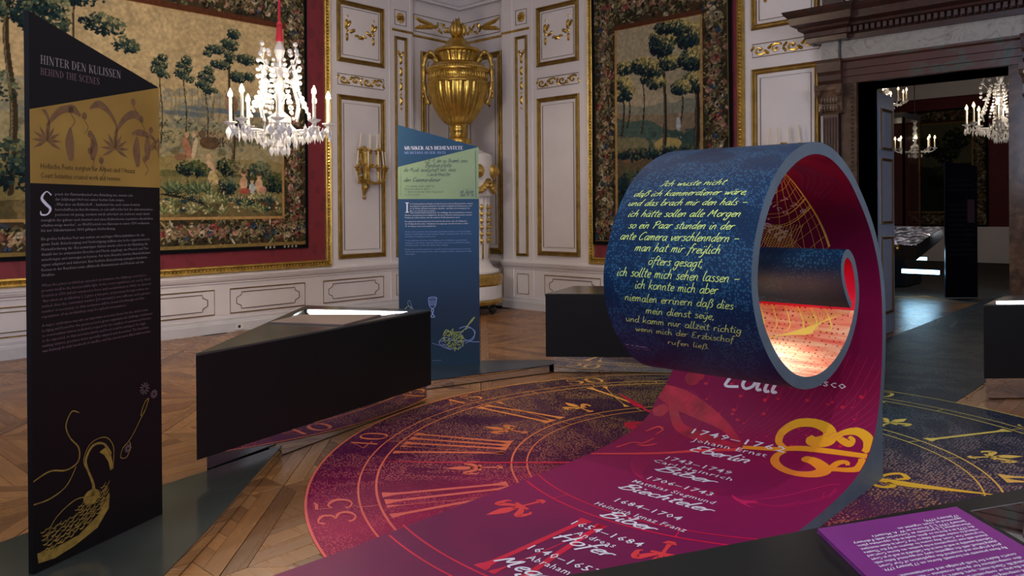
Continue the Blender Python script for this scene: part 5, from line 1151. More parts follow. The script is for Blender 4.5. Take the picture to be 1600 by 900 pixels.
d.stroke([(.778, 1.68), (.778, 2.16)], .006, 1, False); d.stroke([(.03, 1.70), (.03, 1.97)], .002, 1, False)
d.done('document_print', lambda x, y: f2(x, y, .0018), M['inkg'], P2)
lines(P2, f2, ['„Ich wuste nicht, daß ich', 'Kammerdiener wäre ...“', '“I did not know I was supposed', 'to be a valet ...”'], .068, 1.79, .028, .030, M['inkg'], n='heading_lettering', d=.0022)
d = Draw(); d.poly([(.083, 1.535), (.097, 1.535), (.097, 1.635), (.083, 1.635)]); 
for z in (1.535, 1.63): d.poly([(.072, z), (.108, z), (.108, z+.007), (.072, z+.007)])
d.done('initial_letter', lambda x, y: f2(x, y, .0014), M['white'], P2)
H1 = [('m Vormärz gehörten Musiker zu den Personen, die zur Repräsentation dienten', .63), ('und standen im gleichen Rang wie die anderen bürgerlichen Bediensteten, wie', .62), ('W. A. Mozart mit ihrer Kompagnie schimpfte: „wir haben doch wenigstens die', .60), ('Ehre, vor den Köchen zu sitzen.“', .26)]
lines(P2, f2, [(t_, 0, w_) for t_, w_ in H1], .118, 1.617, .0235, .018, M['white'])
H2 = [('Wie beliebt bleibt zumal auch die vielfältige Dienerschaftsliste in ihren', .62, 1.527, .05), ('Musikern zuungunsten bevorzugtbarlich, die ihren Pflichten nachzukommen und zur', .67, 1.503, 0), ('Freizeit zu stehen haben, wie die anderen Hofbediensteten auch.', .55, 1.479, 0),
      ('Die gehobene Anwesenheit bei Hof und den Diensten, dass die Mitglieder', .62, 1.441, 0), ('der Hofkapelle für andere Tätigkeiten herangezogen werden konnten, wollte', .63, 1.417, 0), ('W. A. Mozart nicht mehr akzeptieren.', .31, 1.393, 0)]
for t_, w_, z, dx in H2: lines(P2, f2, [(t_, dx, w_)], .068, z, .02, .018, M['white'])
H3 = [('At the court, musicians were among the personnel serving to represent prestige,', .66, 1.338), ('and were seated with the other servants. Mozart complained that: “At least I have', .67, 1.314), ('the honour of sitting above the cooks.”', .31, 1.29), ('To the authority at the time, the Salzburg prince-archbishops regarded their', .62, 1.250), ('musicians as subordinate employees who were expected to perform their duties', .65, 1.226), ('and devote their conduct, like all the other servants.', .43, 1.202),
      ('Mozart was no longer prepared to accept the demeaning employment in court and', .65, 1.162), ('the fact that the members of the court orchestra could be called upon to fulfil', .66, 1.138), ('other duties.', .10, 1.114)]
for t_, w_, z in H3: lines(P2, f2, [(t_, 0, w_)], .068, z, .02, .018, M['ltblue'])
d = Draw()
d.stroke([(.295, .68), (.305, .60), (.335, .575), (.365, .60), (.378, .68)], .006); d.stroke([(.295, .68), (.336, .69), (.378, .68), (.336, .672), (.295, .68)], .005); d.stroke([(.33, .575), (.325, .55), (.333, .52), (.315, .49)], .008); d.stroke([(.34, .575), (.345, .55), (.338, .52), (.358, .49)], .008); d.stroke([(.31, .49), (.336, .484), (.36, .49)], .008)
for k in range(7): d.stroke([(.305+.01*k, .66), (.312+.008*k, .60)], .003, 1, False)
d.stroke([(.40, .24), (.50, .25), (.62, .24), (.72, .26), (.76, .33), (.70, .375), (.62, .33), (.64, .27), (.72, .235), (.802, .232)], .006, 6); d.stroke([(.43, .22), (.50, .17), (.60, .17), (.64, .22), (.56, .25), (.46, .28), (.40, .24), (.43, .19), (.52, .155)], .006, 6); d.stroke([(.327, .225), (.42, .20), (.5, .22)], .004, 6)
d.stroke([(.60, .37), (.68, .39), (.75, .34), (.74, .26), (.66, .22)], .006, 6); d.stroke([(.33, .05), (.42, .052)], .003, 1, False); d.stroke([(.10, .66), (.09, .62), (.14, .55), (.115, .64), (.10, .66)], .003)
d.done('goblet_drawing', lambda x, y: f2(x, y, .0014), M['ltblue'], P2)
d = Draw()
for k in range(150): a = random.random()*6.3; q = math.sqrt(random.random()); x = .545+.11*q*math.cos(a); z = .24+.095*q*math.sin(a)+(.03 if math.cos(a) < 0 else 0); d.disc(x, z, .008, 6, .006)
d.stroke([(.44, .30, .01), (.47, .355, .01), (.53, .33, .01), (.64, .335, .01)], .01); d.stroke([(.63, .33, .006), (.68, .39, .008), (.73, .45, .02), (.755, .485, .006)], .01); d.stroke([(.665, .35, .004), (.70, .41, .004), (.765, .48, .004)], .004)
d.stroke([(.05, .56), (.10, .60), (.15, .55), (.08, .54)], .005); d.done('spoon_drawing', lambda x, y: f2(x, y, .0018), M['leafg'], P2)
# ------------------------------------------------------------------ display cases on mirrored plinths
def case(name, label, P, zb, zt, plinth, rec=None):
    T = thing(name, label, 'display case', (P[0][0], P[0][1], 0))
    b = MB(); b.prism(P, zb, zt-.008); b.done('case_body', M['black'], T)
    if rec is None: b = MB(); b.prism(P, zt-.008, zt); b.done('case_top', M['casetop'], T)
    b = MB(); b.prism(plinth, .0125, zb); b.done('mirror_plinth', M['mirror'], T)
    return T
CL, CR_, CBK, CBR = (-4.19, 1.98), (-4.62, 4.07), (-5.66, 3.62), (-4.80, 4.02)
ZT = .775
T1 = thing('long_display_case', 'long black display case with lit recess and mirrored plinth, left of the clock carpet', 'display case', (-4.6, 3.2, 0))
def hollow(b, P, z0, z1, k=.03):
    P = [np.array(p) for p in P]; c = sum(P)/len(P); Q = [p+(c-p)*k for p in P]; n = len(P)
    b.add([(*p, z0) for p in P]+[(*p, z1) for p in P]+[(*p, z1) for p in Q]+[(*p, z0+.01) for p in Q], [(i, (i+1) % n, n+(i+1) % n, n+i) for i in range(n)]+[(n+i, n+(i+1) % n, 2*n+(i+1) % n, 2*n+i) for i in range(n)]+[(2*n+i, 2*n+(i+1) % n, 3*n+(i+1) % n, 3*n+i) for i in range(n)]+[tuple(range(n))[::-1], tuple(range(3*n, 4*n))])
def wallprism(b, a, c, z0, z1, th):
    a = np.array(a); c = np.array(c); u = (c-a)/np.hypot(*(c-a)); n = np.array([-u[1], u[0]])*th; b.prism([tuple(a), tuple(c), tuple(c+n), tuple(a+n)], z0, z1)
b = MB(); PL = [CL, CR_, CBK]; hollow(b, PL, .19, ZT-.012)
b.done('case_body', M['black'], T1)
W0, W1, W2, W3 = (-5.16, 3.17), (-5.44, 3.47), (-4.66, 3.90), (-4.66, 3.64)   # recess
b = MB(); b.prism([CL, CR_, W2, W3, W0], ZT-.012, ZT); b.prism([CL, W0, W1, CBK], ZT-.012, ZT); b.prism([CBK, W1, W2, CR_], ZT-.012, ZT); b.done('case_top', M['casetop'], T1)
b = MB(); b.prism([W0, W3, W2, W1], ZT-.16, ZT-.15); b.done('recess_floor', M['greym'], T1)
b = MB()
for a, c in ((W0, W3), (W3, W2), (W2, W1), (W1, W0)): wallprism(b, c, a, ZT-.15, ZT-.012, .01)
b.done('recess_wall', M['casetop'], T1)
b = MB(); n_ = np.array([-.03, -.02])
b.tube([(W1[0]+.05, W1[1]-.01, ZT-.018), (W2[0]-.02, W2[1]-.02, ZT-.018)], .014, 6); b.done('led_strip', M['led'], T1)
b = MB(); b.prism([W0, W3, W2, W1], ZT-.006, ZT+.002)
b.done('glass_pane', M['glass'], T1)
b = MB(); b.prism([(-4.93, 2.86), (-4.43, 3.12), (-4.64, 3.60), (-5.10, 3.22)], ZT+.001, ZT+.012); b.done('label_plate', flat('brown_label_plate', (120, 100, 92), .4), T1)
for k, (x, y) in enumerate(((-5.05, 3.42), (-4.95, 3.5), (-4.86, 3.54), (-4.76, 3.60))):
    b = MB(); b.lathe([(.0, 0), (.025, .0), (.004, .012), (.004, .05), (.02, .07), (.024, .11), (.022, .11), (.016, .075), (0, .06)], (x, y, ZT-.15), 12)
    tag(setloc(b.done('wine_glass', M['crystal'], None, True), (x, y, ZT-.15)), ('leftmost', 'second from the left', 'third from the left', 'rightmost')[k]+' of four stemmed glasses in the lit recess of the long case', 'glass', 'small glasses in the lit case')
l = area('recess_lamp', (-5.05, 3.62, ZT-.03), (-4.98, 3.5, ZT-.16), .7, 3, (.95, .97, 1), .03); l.parent = T1; l.matrix_parent_inverse = Matrix.Translation(-T1.location)
b = MB(); b.prism([(-4.318, 2.10), (-4.816, 4.195), (-5.40, 3.66)], .008, .19); b.done('mirror_plinth', M['mirror'], T1)
b = MB(); b.prism([(-4.35, 2.25), (-4.816, 4.175), (-5.37, 3.66)], 0, .008); b.done('shadow_gap', M['contact_shade'], T1)  # dark strip put in for the shadow along the floor contact
C2 = case('small_display_case', 'black display case on a mirrored plinth behind the big navy drum', [(-4.69, 5.545), (-3.3, 6.63), (-3.6, 7.25), (-4.95, 6.3)], .19, .775, [(-4.75, 5.733), (-3.55, 6.69), (-3.75, 7.0), (-4.85, 6.2)])
C3 = case('side_display_case', 'dark display case with a bright light strip at the right edge, beside the marble doorway', [(-1.45, 7.08), (-.40, 8.05), (-1.0, 8.7), (-1.46, 7.9)][::1], .19, .775, [(-1.46, 7.2), (-.5, 8.09), (-1.0, 8.5), (-1.45, 7.9)])
b = MB(); b.tube([(-1.375, 7.17, .79), (-.55, 7.94, .79)], .012, 6); b.done('led_strip', M['led'], C3)
# case in the right foreground with the purple board and its window
FP = [(-1.28, .79), (-.12, 3.12), (.72, 2.7), (-.2, .3)]
T4 = thing('foreground_display_case', 'black table case in the right foreground carrying a purple text board', 'display case', (-.3, 1.7, 0))
A0 = np.array((-.491, 2.241)); e1 = np.array((.486, .874)); e2 = np.array((.72, -.694)); Wd = [tuple(A0), tuple(A0+e1*.34), tuple(A0+e1*.34+e2*.6), tuple(A0+e2*.6)]
b = MB(); hollow(b, FP, .19, .768)
b.done('case_body', M['black'], T4)
b = MB(); b.prism([FP[0], FP[1], Wd[1], Wd[0]], .768, .78); b.prism([FP[1], FP[2], Wd[2], Wd[1]], .768, .78); b.prism([FP[2], FP[3], Wd[3], Wd[2]], .768, .78); b.prism([FP[3], FP[0], Wd[0], Wd[3]], .768, .78); b.done('case_top', M['black'], T4)
b = MB(); b.prism(Wd, .58, .59); 
for i in range(4): wallprism(b, Wd[(i+1) % 4], Wd[i], .59, .768, .01)
b.done('recess_lining', M['plate'], T4)
b = MB(); b.tube([(*Wd[0], .776), (*Wd[1], .776)], .003, 5); b.tube([(*Wd[0], .776), (*Wd[3], .776)], .002, 5); b.done('lit_rim', M['ledb'], T4)
b = MB(); b.prism(Wd, .774, .779); b.done('glass_pane', M['glass'], T4)
b = MB(); b.prism([(-1.1, 1.0), (-.2, 2.85), (.5, 2.5), (-.15, .6)], .0, .19); b.done('mirror_plinth', M['mirror'], T4)
PA = np.array((-.724, 1.845)); PBv = np.array((-.516, 2.213))-PA; PD = np.array((.15, -.153))*2.6
PD2 = np.array((.172, -.16))*2.3
b = MB(); b.prism([tuple(PA), tuple(PA+PBv), tuple(PA+PBv+PD2), tuple(PA+PD)], .781, .792); pb = tag(b.done('purple_text_board', M['purple']), 'thin purple board with white text lying on the foreground case', 'text board'); setloc(pb, (*PA, .781))
TX = ['17 January 1779)', 'appointed as court organist on', 'January 1779 [...]. Decree as W. A. Mozart’s', 'Hieronymus [...] presents as Concertist with February', 'the 1772 as a decree so gives, made in the opportune place.', 'ordered to render without delay to Our Court in these musicians.', 'be present Our Court. Any course to observe us by the Theatre', 'pleased with new compositions in his position, we decree Court and', 'Cathedral assembly as well as seen in the Cathedral as well as at Court', 'playing himself, with the suggestion carry out appointed duties with', 'good progress and accepted the supplication of Our Court', 'By these presents we herewith decree on 17 January 1779.', '', 'court’s desire for both prestige and entertainment.', 'also compositions for special occasions – fulfilled the', 'musical life. Church music, opera, theatre, symphonies. The works', 'made the area or composition and led the performances. They', 'included composing for areas of ecclesiastical and court life, the', 'Court’s duties to court service obligations: the court composers’ duties were', '', 'congregation of W. A. Mozart as a court']
D = Draw(); cnt = len(TX)
for k, t_ in enumerate(TX):
    if not t_: continue
    q = font_text(t_, size=.0155, bold=.008)
    # text is read from the far side: lines run from the window side towards the long edge
    row = .045+.0165*k; o_ = len(D.v); wmax = max(x for x, y in q.v); sc_ = min(1, .34/wmax)
    D.v += [(x*sc_, row+y) for x, y in q.v]; D.f += [tuple(i+o_ for i in f) for f in q.f]
uu = PBv/np.hypot(*PBv); vv = PD/np.hypot(*PD); T0 = PA+PBv
D.done('body_text', lambda x, y: (*(T0-uu*(x+.035)+vv*y), .7932), M['white'], pb)
# ------------------------------------------------------------------ gilded urn on its white stove pedestal
UX, UY = -8.70, 8.25
PD_ = thing('stove_pedestal', 'round white pedestal with gilded medallions, garlands and ball feet in the corner', 'pedestal', (UX, UY, 0))
c0 = (UX, UY, 0)
b = MB(); b.lathe([(0, .22), (.64, .22), (.655, .24), (.655, .43), (.0, .43)], c0, 48); b.done('drum', M['porcelain'], PD_, False)
b = MB(); b.lathe([(0, .14), (.60, .14), (.66, .16), (.665, .2), (.65, .225), (0, .225)], c0, 48); b.done('base_ring', M['gold'], PD_)
b = MB(); b.lathe([(.5, .43), (.655, .43), (.67, .46), (.67, .56), (.65, .60), (.5, .61)], c0, 48); b.done('gilded_band', M['gold'], PD_)
b = MB(); b.lathe([(.5, .60), (.62, .61), (.60, .66), (.52, .69), (.50, .73), (.47, .78), (.46, .82)], c0, 40); b.done('column_base', M['porcelain'], PD_, True)
b = MB(); b.lathe([(.44, .80), (.455, 1.3), (.47, 1.755)], c0, 64, 32, .05); b.done('fluted_column', M['porcelain'], PD_)
b = MB(); b.lathe([(0, 1.755), (.50, 1.755), (.52, 1.78), (.52, 2.37), (.50, 2.40), (.40, 2.44), (.3, 2.5), (.2, 2.56), (0, 2.56)], c0, 40); b.done('column_block', M['porcelain'], PD_)
for k in range(16):
    a = 2*PI*k/16+.05; b = MB(); r = .465
    def pc(t_, z, d): aa = a+t_/r; return (UX+(r+d)*math.cos(aa), UY+(r+d)*math.sin(aa), z)
    if k % 2: b.box(0, 0, 0, 0, 0, 0); b.v = []; b.f = []; b.m = []
    for q in range(6): 
        b.add([pc(0, 1.05+.1*q+.05, .05)]+[pc(.035*math.cos(w_*PI/4), 1.10+.1*q+.05*math.sin(w_*PI/4), .005) for w_ in range(8)], [(0, 1+w_, 1+(w_+1) % 8) for w_ in range(8)])
    b.add([pc(-.02, .83, .03), pc(.02, .83, .03), pc(.015, 1.06, .03), pc(-.015, 1.06, .03)], [(0, 1, 2, 3)]); b.done('husk_drop', M['gold'], PD_)
for k in range(8):
    a = 2*PI*k/8-.98; X_, Y_ = UX+.52*math.cos(a), UY+.52*math.sin(a)
    b = MB(); b.ball((X_, Y_, 2.14), .11, 10, 6); b.ball((X_+.05*math.cos(a), Y_+.05*math.sin(a), 2.14), .07, 8, 5); b.done('medallion', M['gold'], PD_, False)
    b = MB()
    for q in range(9): aa = a+(q-4)/4*PI/8; z = 1.98-.13*math.cos((q-4)/4*PI/2); b.ball((UX+.54*math.cos(aa), UY+.54*math.sin(aa), z), .055, 7, 5)
    b.done('garland', M['gold'], PD_)
for k in range(6):
    a = 2*PI*k/6-.75; X_, Y_ = UX+.57*math.cos(a), UY+.57*math.sin(a); b = MB(); b.ball((X_, Y_, .07), .06, 8, 6); b.lathe([(.02, .1), (.05, .15)], (X_, Y_, 0), 8); b.lathe([(0, 0), (.03, 0), (.015, .02)], (X_, Y_, 0), 8); b.done('ball_foot', M['iron' if k % 2 else 'porcelain'], PD_)
UR = thing('gilded_urn', 'large golden fluted urn with handles and flame finial in the corner', 'urn', (UX, UY, 2.56))
b = MB(); b.lathe([(0, 2.56), (.2, 2.56), (.2, 2.64), (.13, 2.66), (.115, 2.72), (.13, 2.76), (.14, 2.80), (.12, 2.83), (.15, 2.86)], c0, 32); b.done('stem', M['golds'], UR, True)
b = MB(); b.lathe([(.13, 2.85), (.20, 2.89), (.28, 2.98), (.35, 3.10), (.40, 3.22), (.43, 3.32), (.445, 3.42), (.45, 3.47)], c0, 96, 24, .075); b.done('fluted_bowl', M['golds'], UR, True)
b = MB(); b.lathe([(.44, 3.46), (.47, 3.48), (.47, 3.50), (.455, 3.51), (.455, 3.64), (.475, 3.65), (.48, 3.68), (.46, 3.71), (.44, 3.72), (.41, 3.76), (.38, 3.79), (.27, 3.80), (.25, 3.81)], c0, 64); b.done('shoulder_band', M['golds'], UR, True)
b = MB()
for k in range(30):
    a = 2*PI*k/30; r = .458
    def pk(t_, z): aa = a+t_/r; return (UX+r*math.cos(aa), UY+r*math.sin(aa), z)
    P = [pk(-.038, 3.53), pk(-.038, 3.62), pk(.028, 3.62), pk(.028, 3.555), pk(-.012, 3.555), pk(-.012, 3.59)]; b.tube(P, .007, 4)
b.done('key_pattern', M['gold'], UR)
b = MB()
for k in range(72): a = 2*PI*k/72; b.ball((UX+.475*math.cos(a), UY+.475*math.sin(a), 3.70), .013, 5, 3)
b.done('beading', M['gold'], UR)
b = MB(); b.lathe([(.25, 3.80), (.255, 3.84), (.29, 3.93), (.30, 3.955), (.26, 3.96)], c0, 80, 26, .12); b.done('fluted_neck', M['golds'], UR, True)
b = MB(); b.lathe([(.24, 3.955), (.35, 3.96), (.36, 3.98), (.33, 4.01), (.25, 4.04), (.20, 4.07), (.17, 4.12), (.12, 4.17), (.09, 4.20), (.06, 4.24), (.10, 4.27)], c0, 48); b.done('lid', M['golds'], UR, True)
b = MB()
for k in range(11):
    a = k*2.4; r0 = .09*(k % 3+1)/3; tx, ty = UX+r0*math.cos(a), UY+r0*math.sin(a); h = .26-.05*(k % 3)+.02*math.sin(k)
    b.tube([(tx, ty, 4.22), (tx+.03*math.cos(a), ty+.03*math.sin(a), 4.30), (tx+.0, ty-.01, 4.30+h*.5), (tx+.02*math.cos(a+1), ty, 4.24+h)], [.035, .042, .025, .004], 7)
b.done('flame_finial', M['gold'], UR, True)
for sg in (-1, 1):
    ux, uy = sg*CZ, sg*SZ; b = MB(); pts = [(.30, 3.80), (.34, 3.90), (.40, 3.965), (.46, 3.95), (.50, 3.87), (.515, 3.75), (.52, 3.62), (.515, 3.48), (.50, 3.36), (.46, 3.22), (.42, 3.18)]
    b.tube([(UX+ux*r, UY+uy*r, z) for r, z in crm(pts, 4)], [.032+.012*math.sin(i*.9) for i in range(41)], 8)
    for r, z in ((.34, 3.86), (.30, 3.80)): b.ball((UX+ux*r, UY+uy*r, z), .045, 8, 5)
    for k in range(7): b.ball((UX+ux*(.53), UY+uy*(.53), 3.30+k*.08), .028, 6, 4, sz=1.5)
    b.done('handle', M['gold'], UR, True)
# ------------------------------------------------------------------ wall sconces
def sconce(name, fn, uc, z0, label, sgn=1):
    T = thing(name, label, 'wall sconce', fn(uc, z0), None)
    b = MB()
    b.tube([fn(uc, z0-.42, .02), fn(uc, z0-.3, .05), fn(uc, z0-.1, .06), fn(uc, z0+.1, .05), fn(uc, z0+.22, .04), fn(uc, z0+.32, .02)], [.015, .05, .035, .06, .07, .02], 8)
    for k in range(9): leafblob(b, fn, uc+.06*(-1)**k, z0-.25+.065*k, .07, .05, .5, PI/2+.7*(-1)**k, .01)
    for q in (-.38, -.45): b.ball(fn(uc, z0+q, .03), .03, 6, 4)
    b.done('back_plate', M['gold'], T)
    for (du, dz, out) in ((-.22, 0, .16), (-.10, -.01, .27), (.06, -.01, .30), (.22, 0, .22), (.33, .0, .14), (-.14, .26, .12), (.0, .25, .18), (.14, .25, .17), (.25, .27, .10)):
        b = MB(); zt = z0+dz; P = [fn(uc, zt-.16, .05), fn(uc+du*.45, zt-.24, .05+out*.6), fn(uc+du*.85, zt-.2, .02+out*.95), fn(uc+du, zt-.06, out)]
        b.tube([tuple(p) for p in crm(P, 5)], .016, 6); x, y, z = fn(uc+du, zt, out)
        b.lathe([(.0, -.07), (.02, -.06), (.03, -.04), (.02, -.03), (.045, -.01), (.05, 0), (.02, .0), (.018, .035), (.0, .035)], (x, y, z), 10); ar = b.done('candle_arm', M['gold'], T)
        b = MB(); lean = .02*(1 if du > .2 else (-1 if du < -.12 else 0)); p0 = fn(uc+du, zt+.03, out); p1 = fn(uc+du-lean*1.2, zt+.24, out); b.tube([p0, p1], .012, 8); b.done('candle', M['cream'], ar)
    return T
sconce('wall_sconce', fA, 7.13, 2.21, 'gilded wall sconce with white candles on the left wall, beside the blue board')
sconce('wall_sconce', fB, -3.98, 2.02, 'gilded wall sconce mostly hidden behind the navy drum, left of the marble doorway')
# ------------------------------------------------------------------ crystal chandeliers
def chandelier(cx, cy, zb, s_, label, flame, narm=8, rich=True, cord=True, lamp=0, turn=0.):
    T = thing('crystal_chandelier', label, 'chandelier', (cx, cy, zb)); T0 = (cx, cy, zb)
    def W(x, y, z): return (cx+x*s_, cy+y*s_, zb+z*s_)
    b = MB(); b.lathe([(0, .02*s_), (.05*s_, .06*s_), (.03*s_, .12*s_), (.07*s_, .17*s_), (.03*s_, .22*s_), (.10*s_, .27*s_), (.10*s_, .32*s_), (.03*s_, .38*s_), (.03*s_, .46*s_), (.065*s_, .51*s_), (.03*s_, .56*s_), (.055*s_, .62*s_), (.02*s_, .68*s_), (.06*s_, .76*s_), (.02*s_, .82*s_), (.05*s_, .92*s_), (.02*s_, 1.0*s_)], T0, 10)
    b.done('centre_stem', M['crystal'], T)
    pend = []
    def dia(r, h):
        bb = MB(); bb.add([(0, 0, 0), (r, 0, -h*.45), (0, r*.45, -h*.45), (-r, 0, -h*.45), (0, -r*.45, -h*.45), (0, 0, -h)], [(0, 1, 2), (0, 2, 3), (0, 3, 4), (0, 4, 1), (5, 2, 1), (5, 3, 2), (5, 4, 3), (5, 1, 4)]); return bb
    pm = dia(.022*s_, .085*s_)
    me = bpy.data.meshes.new('pendant'); me.from_pydata(pm.v, [], pm.f); me.materials.append(M['crystal'])
    def hang(x, y, z, k=1.0):
        o = bpy.data.objects.new('pendant', me); scene.collection.objects.link(o); o.parent = T; o.location = (x*s_, y*s_, z*s_); o.rotation_euler = (0, 0, random.random()*3); o.scale = (k, k, k)
    for i in range(narm):
        a = 2*PI*i/narm+turn; ca, sa = math.cos(a), math.sin(a); b = MB(); R_ = .42
        b.tube([W(r*ca, r*sa, z) for r, z in crm([(.06, .29), (.14, .20), (.25, .19), (.35, .19), (R_, .235)], 3)], .012*s_, 6)
        b.lathe([(0, -.03*s_), (.018*s_, -.02*s_), (.02*s_, 0), (.055*s_, .02*s_), (.06*s_, .03*s_), (.015*s_, .025*s_), (.018*s_, .05*s_), (0, .05*s_)], W(R_*ca, R_*sa, .245), 10); ar = b.done('arm', M['crystal'], T)
        b = MB(); b.lathe([(.013*s_, 0), (.013*s_, .20*s_), (0, .20*s_)], W(R_*ca, R_*sa, .29), 8); b.done('candle_tube', M['cream'], ar)
        b = MB(); p = W(R_*ca, R_*sa, .515); b.lathe([(0, -.03*s_), (.021*s_, -.010*s_), (.018*s_, .014*s_), (0, .055*s_)], p, 8); b.done('lamp_flame', flame, ar)
        if lamp and i % 2 == 0: l = point('lamp', W((R_-.09)*ca, (R_-.09)*sa, .50), lamp, (1, .82, .62), .03); l.parent = T; l.matrix_parent_inverse = Matrix.Translation(-Vector(T0))
        if rich:
            for q in range(6): w_ = a+(q-2.5)*.085; hang((R_-.01+.03*(q % 2))*math.cos(w_), (R_+.02)*math.sin(w_), .235-.02*(q % 2), 1.25)
            for q in range(2): hang((.30-.1*q)*ca, (.30-.1*q)*sa, .19-.0*q, 1.0)
            # upright finials and bead strings of the crown
            b = MB(); a2 = a+PI/narm
            for z in np.linspace(.34, .82, 11): r = .27-.18*((z-.34)/.48)**1.3+.03*math.sin(z*9); b.ball(W(r*math.cos(a2), r*math.sin(a2), z), (.017+.008*(int(z*50) % 3 == 0))*s_, 6, 4)
            b.done('bead_string', M['crystal'], T)
            if i % 2 == 0:
                b = MB(); b.tube([W(.05*ca, .05*sa, .70), W(.16*ca, .16*sa, .78), W(.22*ca, .22*sa, .86), W(.20*ca, .20*sa, .93)], .008*s_, 5)
                for q, (r, z) in enumerate(((.22, .86), (.20, .95), (.24, .80), (.13, .90), (.24, .72), (.24, .66))): b.ball(W(r*ca, r*sa, z), .022*s_, 6, 4)
                b.done('crown_branch', M['crystal'], T)
                b = MB(); b.tube([W(.20*ca, .20*sa, .30), W(.23*ca, .23*sa, .42), W(.18*ca, .18*sa, .55), W(.17*ca, .17*sa, .60)], .013*s_, 6); b.lathe([(0, 0), (.05*s_, .015*s_), (.03*s_, .04*s_), (0, .06*s_)], W(.17*ca, .17*sa, .60), 8); b.done('spire', M['crystal'], T)
    for r, z, n in ((.26, .19, 18), (.20, .17, 14), (.14, .13, 12), (.08, .07, 8)) if rich else ((.3, .24, 12), (.15, .14, 8)):
        for k in range(n): a = 2*PI*k/n; hang(r*math.cos(a), r*math.sin(a), z, 1.15)
    if cord:
        b = MB(); b.lathe([(0, 1.0*s_), (.035*s_, 1.0*s_), (.03*s_, 1.05*s_), (.022*s_, 1.14*s_), (.026*s_, 1.155*s_), (.012*s_, 1.18*s_), (.01*s_, (ZC-zb))], T0, 10); b.done('tassel_and_cord', M['redtassel'], T)
    else:
        b = MB(); b.lathe([(.01*s_, 1.0*s_), (.008*s_, 5.6-zb)], T0, 6); b.done('rod', M['iron'], T)
    return T
chandelier(-6.262, 3.75, 2.075, 1.0, 'brightly lit crystal chandelier on a red cord and tassel in front of the big tapestry', M['flame'], 8, True, True, 27, .2)
# ------------------------------------------------------------------ the dark next room seen through the doorway
XB = 24.9
b = MB(); b.box(-9.5, 1.5, XB, XB+.2, 0, 5.6); W2_ = struct(b.done('wall_far', M['red2']))
b = MB(); b.box(1.3, 1.5, YB+.62, XB, 0, 5.6); struct(b.done('wall_far_right', M['red2']))
b = MB(); b.box(-9.5, -9.3, YB+.62, XB, 0, 5.6); struct(b.done('wall_far_left', M['red2']))
b = MB(); b.box(-9.5, 1.5, YB+.62, XB+.2, 5.6, 5.7); struct(b.done('ceiling_far', M['ceil']))
def fF(u, z, d=0): return (u, XB-d, z)
b = MB(); b.prism([(-9.3, 4.7), (1.3, 4.7), (1.3, 5.5), (-9.3, 5.5)], 0, .06, lambda x, y, d: fF(x, y, d)); b.done('far_cornice', M['wall'], W2_)
b = MB(); b.prism([(-9.3, 0), (1.3, 0), (1.3, 1.0), (-9.3, 1.0)], 0, .06, lambda x, y, d: fF(x, y, d)); b.done('far_dado', M['wall'], W2_)
def dark_tapestry():
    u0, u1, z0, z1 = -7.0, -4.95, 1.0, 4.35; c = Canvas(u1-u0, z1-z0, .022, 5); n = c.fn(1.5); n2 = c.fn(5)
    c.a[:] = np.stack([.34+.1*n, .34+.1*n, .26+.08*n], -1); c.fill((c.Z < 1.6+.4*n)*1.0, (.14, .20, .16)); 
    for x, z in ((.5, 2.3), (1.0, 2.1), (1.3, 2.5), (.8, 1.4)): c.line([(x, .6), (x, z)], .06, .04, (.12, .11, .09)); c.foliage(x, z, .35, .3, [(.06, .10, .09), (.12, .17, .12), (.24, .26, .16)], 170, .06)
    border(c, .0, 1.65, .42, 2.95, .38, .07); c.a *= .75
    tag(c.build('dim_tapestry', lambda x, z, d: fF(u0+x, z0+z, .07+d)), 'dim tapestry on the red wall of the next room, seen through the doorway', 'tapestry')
dark_tapestry()
P3, f3 = board('dark_information_board', 'narrow dark information board in the next room, seen through the doorway', (-3.62, 14.9), (-3.2, 15.28), .55, 2.33, 2.25, M['navyp'], 1.0)
D = Draw()
for k in range(16):
    if k in (3, 4): continue
    z = 2.0-.085*k; D.poly([(.06, z), (.42+.05*((k*7) % 3)-.1*(k in (5, 9)), z), (.42+.05*((k*7) % 3)-.1*(k in (5, 9)), z+.02), (.06, z+.02)])
D.done('text_rows', lambda x, y: f3(x, y, .0015), flat('slate_lettering', (60, 72, 92), .5), P3)
b = MB(); b.prism([(.38, 1.28), (.5, 1.28), (.5, 1.68), (.38, 1.68)], 0, .004, lambda x, y, d: f3(x, y, d)); b.done('pale_note', M['dimb'], P3)
# sloping relief table with glow beneath
TT = thing('relief_table', 'low table with a glittering relief top and blue light beneath, in the next room', 'table', (-4.6, 14.6, 0))
b = MB(); n = 44
def tz(v_): return .93+.26*v_
grid = []
for j in range(n+1):
    for i in range(n+1): u, v_ = i/n, j/n; grid.append((-5.7+1.95*u, 13.7+1.6*v_, tz(v_)+.02*rng.rand()))
b.add(grid, [(j*(n+1)+i, j*(n+1)+i+1, (j+1)*(n+1)+i+1, (j+1)*(n+1)+i) for j in range(n) for i in range(n)]); b.done('relief_top', flat('silver_relief', (150, 150, 165), .2, .8, var=.6, vs_=9), TT)
b = MB(); b.add([(x, y, z) for x, y, z in ((-5.7, 13.7, .70), (-3.75, 13.7, .70), (-3.75, 15.3, 1.0), (-5.7, 15.3, 1.0), (-5.7, 13.7, .93), (-3.75, 13.7, .93), (-3.75, 15.3, 1.19), (-5.7, 15.3, 1.19))], [(0, 3, 2, 1), (0, 1, 5, 4), (1, 2, 6, 5), (2, 3, 7, 6), (3, 0, 4, 7)]); b.done('table_box', M['casetop'], TT)
for x in (-5.5, -4.62): b = MB(); b.box(x, x+.12, 14.2, 14.8, 0, .84); b.done('leg', M['black'], TT)
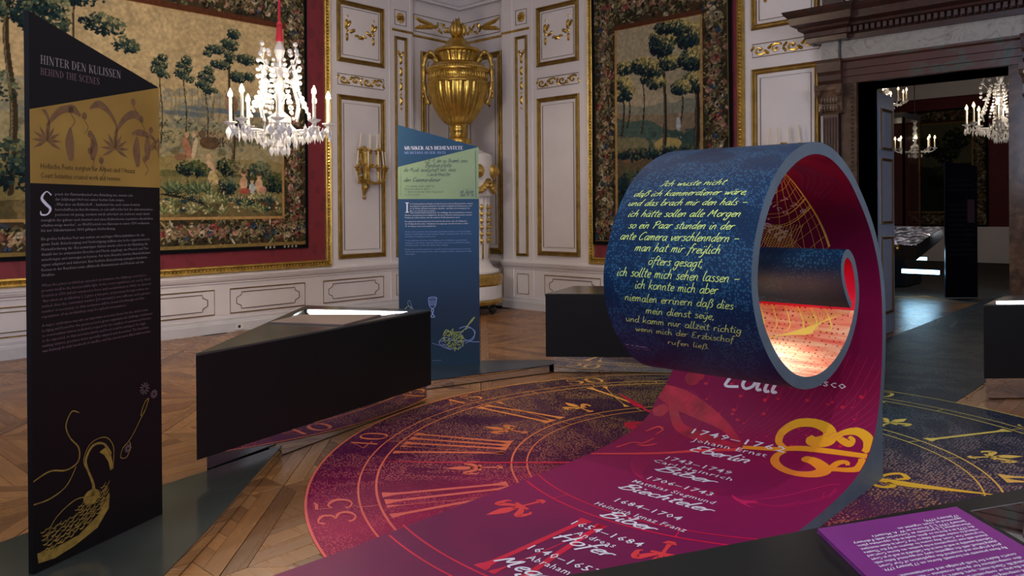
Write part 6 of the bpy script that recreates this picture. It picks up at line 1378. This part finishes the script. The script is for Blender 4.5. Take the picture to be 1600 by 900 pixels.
b = MB(); b.box(-4.35, -3.75, 15.0, 15.06, .38, .45); b.box(-4.35, -3.95, 15.0, 15.06, .62, .67); b.done('blue_glow_tube', emis('blue_glow', (150, 215, 255), 9), TT)
l = area('table_lamp', (-4.6, 14.4, 2.6), (-4.7, 14.5, 0), .6, 9, (.75, .8, 1)); l2 = area('under_table_lamp', (-4.1, 15.1, .7), (-3.9, 14.7, 0), .4, 5, (.5, .8, 1))
G = thing('glass_showcase', 'tall glass showcase with dark base in the next room, behind the relief table', 'showcase', (-5.9, 16.8, 0))
b = MB(); b.box(-7.2, -4.72, 16.5, 17.6, 0, .75); b.done('showcase_base', M['dark'], G); b = MB(); b.box(-7.2, -4.72, 16.5, 17.6, 3.32, 3.42); b.done('showcase_top', M['dark'], G)
b = MB(); b.box(-7.2, -4.72, 16.5, 16.51, .75, 3.32); b.box(-4.73, -4.72, 16.51, 17.6, .75, 3.32); b.done('glass_pane', M['glass'], G)
for x, y in ((-7.2, 16.5), (-4.76, 16.5), (-4.76, 17.56), (-7.2, 17.56)): b = MB(); b.box(x, x+.04, y, y+.04, .75, 3.32); b.done('frame_post', M['golds'], G)
b = MB(); b.lathe([(.26, .76), (.25, 1.2), (.12, 1.65), (.17, 2.1), (.05, 2.3), (0, 2.32)], (-6.0, 17.05, 0), 20, 10, .1); tag(setloc(b.done('yellow_robe', flat('olive_gold_cloth', (120, 106, 50), .7, var=.2, vs_=6), None, True), (-6.0, 17.05, .76)), 'olive gold robe displayed in the glass showcase of the next room', 'robe')
chandelier(-3.06, 16.3, 2.72, 1.25, 'dimly lit crystal chandelier at the right edge of the doorway opening', M['flame2'], 8, True, False, 14, .1)
chandelier(-5.55, 20.2, 2.68, 1.0, 'distant lit chandelier standing in for a glass reflection, above and behind the relief table', M['flame2'], 8, False, False, 3, .3)  # chandelier mirrored in glass, modelled as an added one further back
chandelier(-4.85, 15.9, 3.36, .8, 'small lit chandelier standing in for a glass reflection, high beside the white door leaf', M['flame2'], 8, False, False, 2, .1)  # second mirrored chandelier, likewise added as a real one with its lamps
b = MB(); b.box(-3.1, -2.2, 17.5, 18.4, .0, 1.02); NC = tag(b.done('distant_case', M['dark']), 'dark display case with a white light line, far back in the next room', 'display case')
b = MB(); b.box(-3.0, -2.5, 17.47, 17.5, 1.03, 1.06); b.box(-2.45, -2.28, 17.47, 17.5, 1.03, 1.06); b.done('light_line', M['led'], NC)
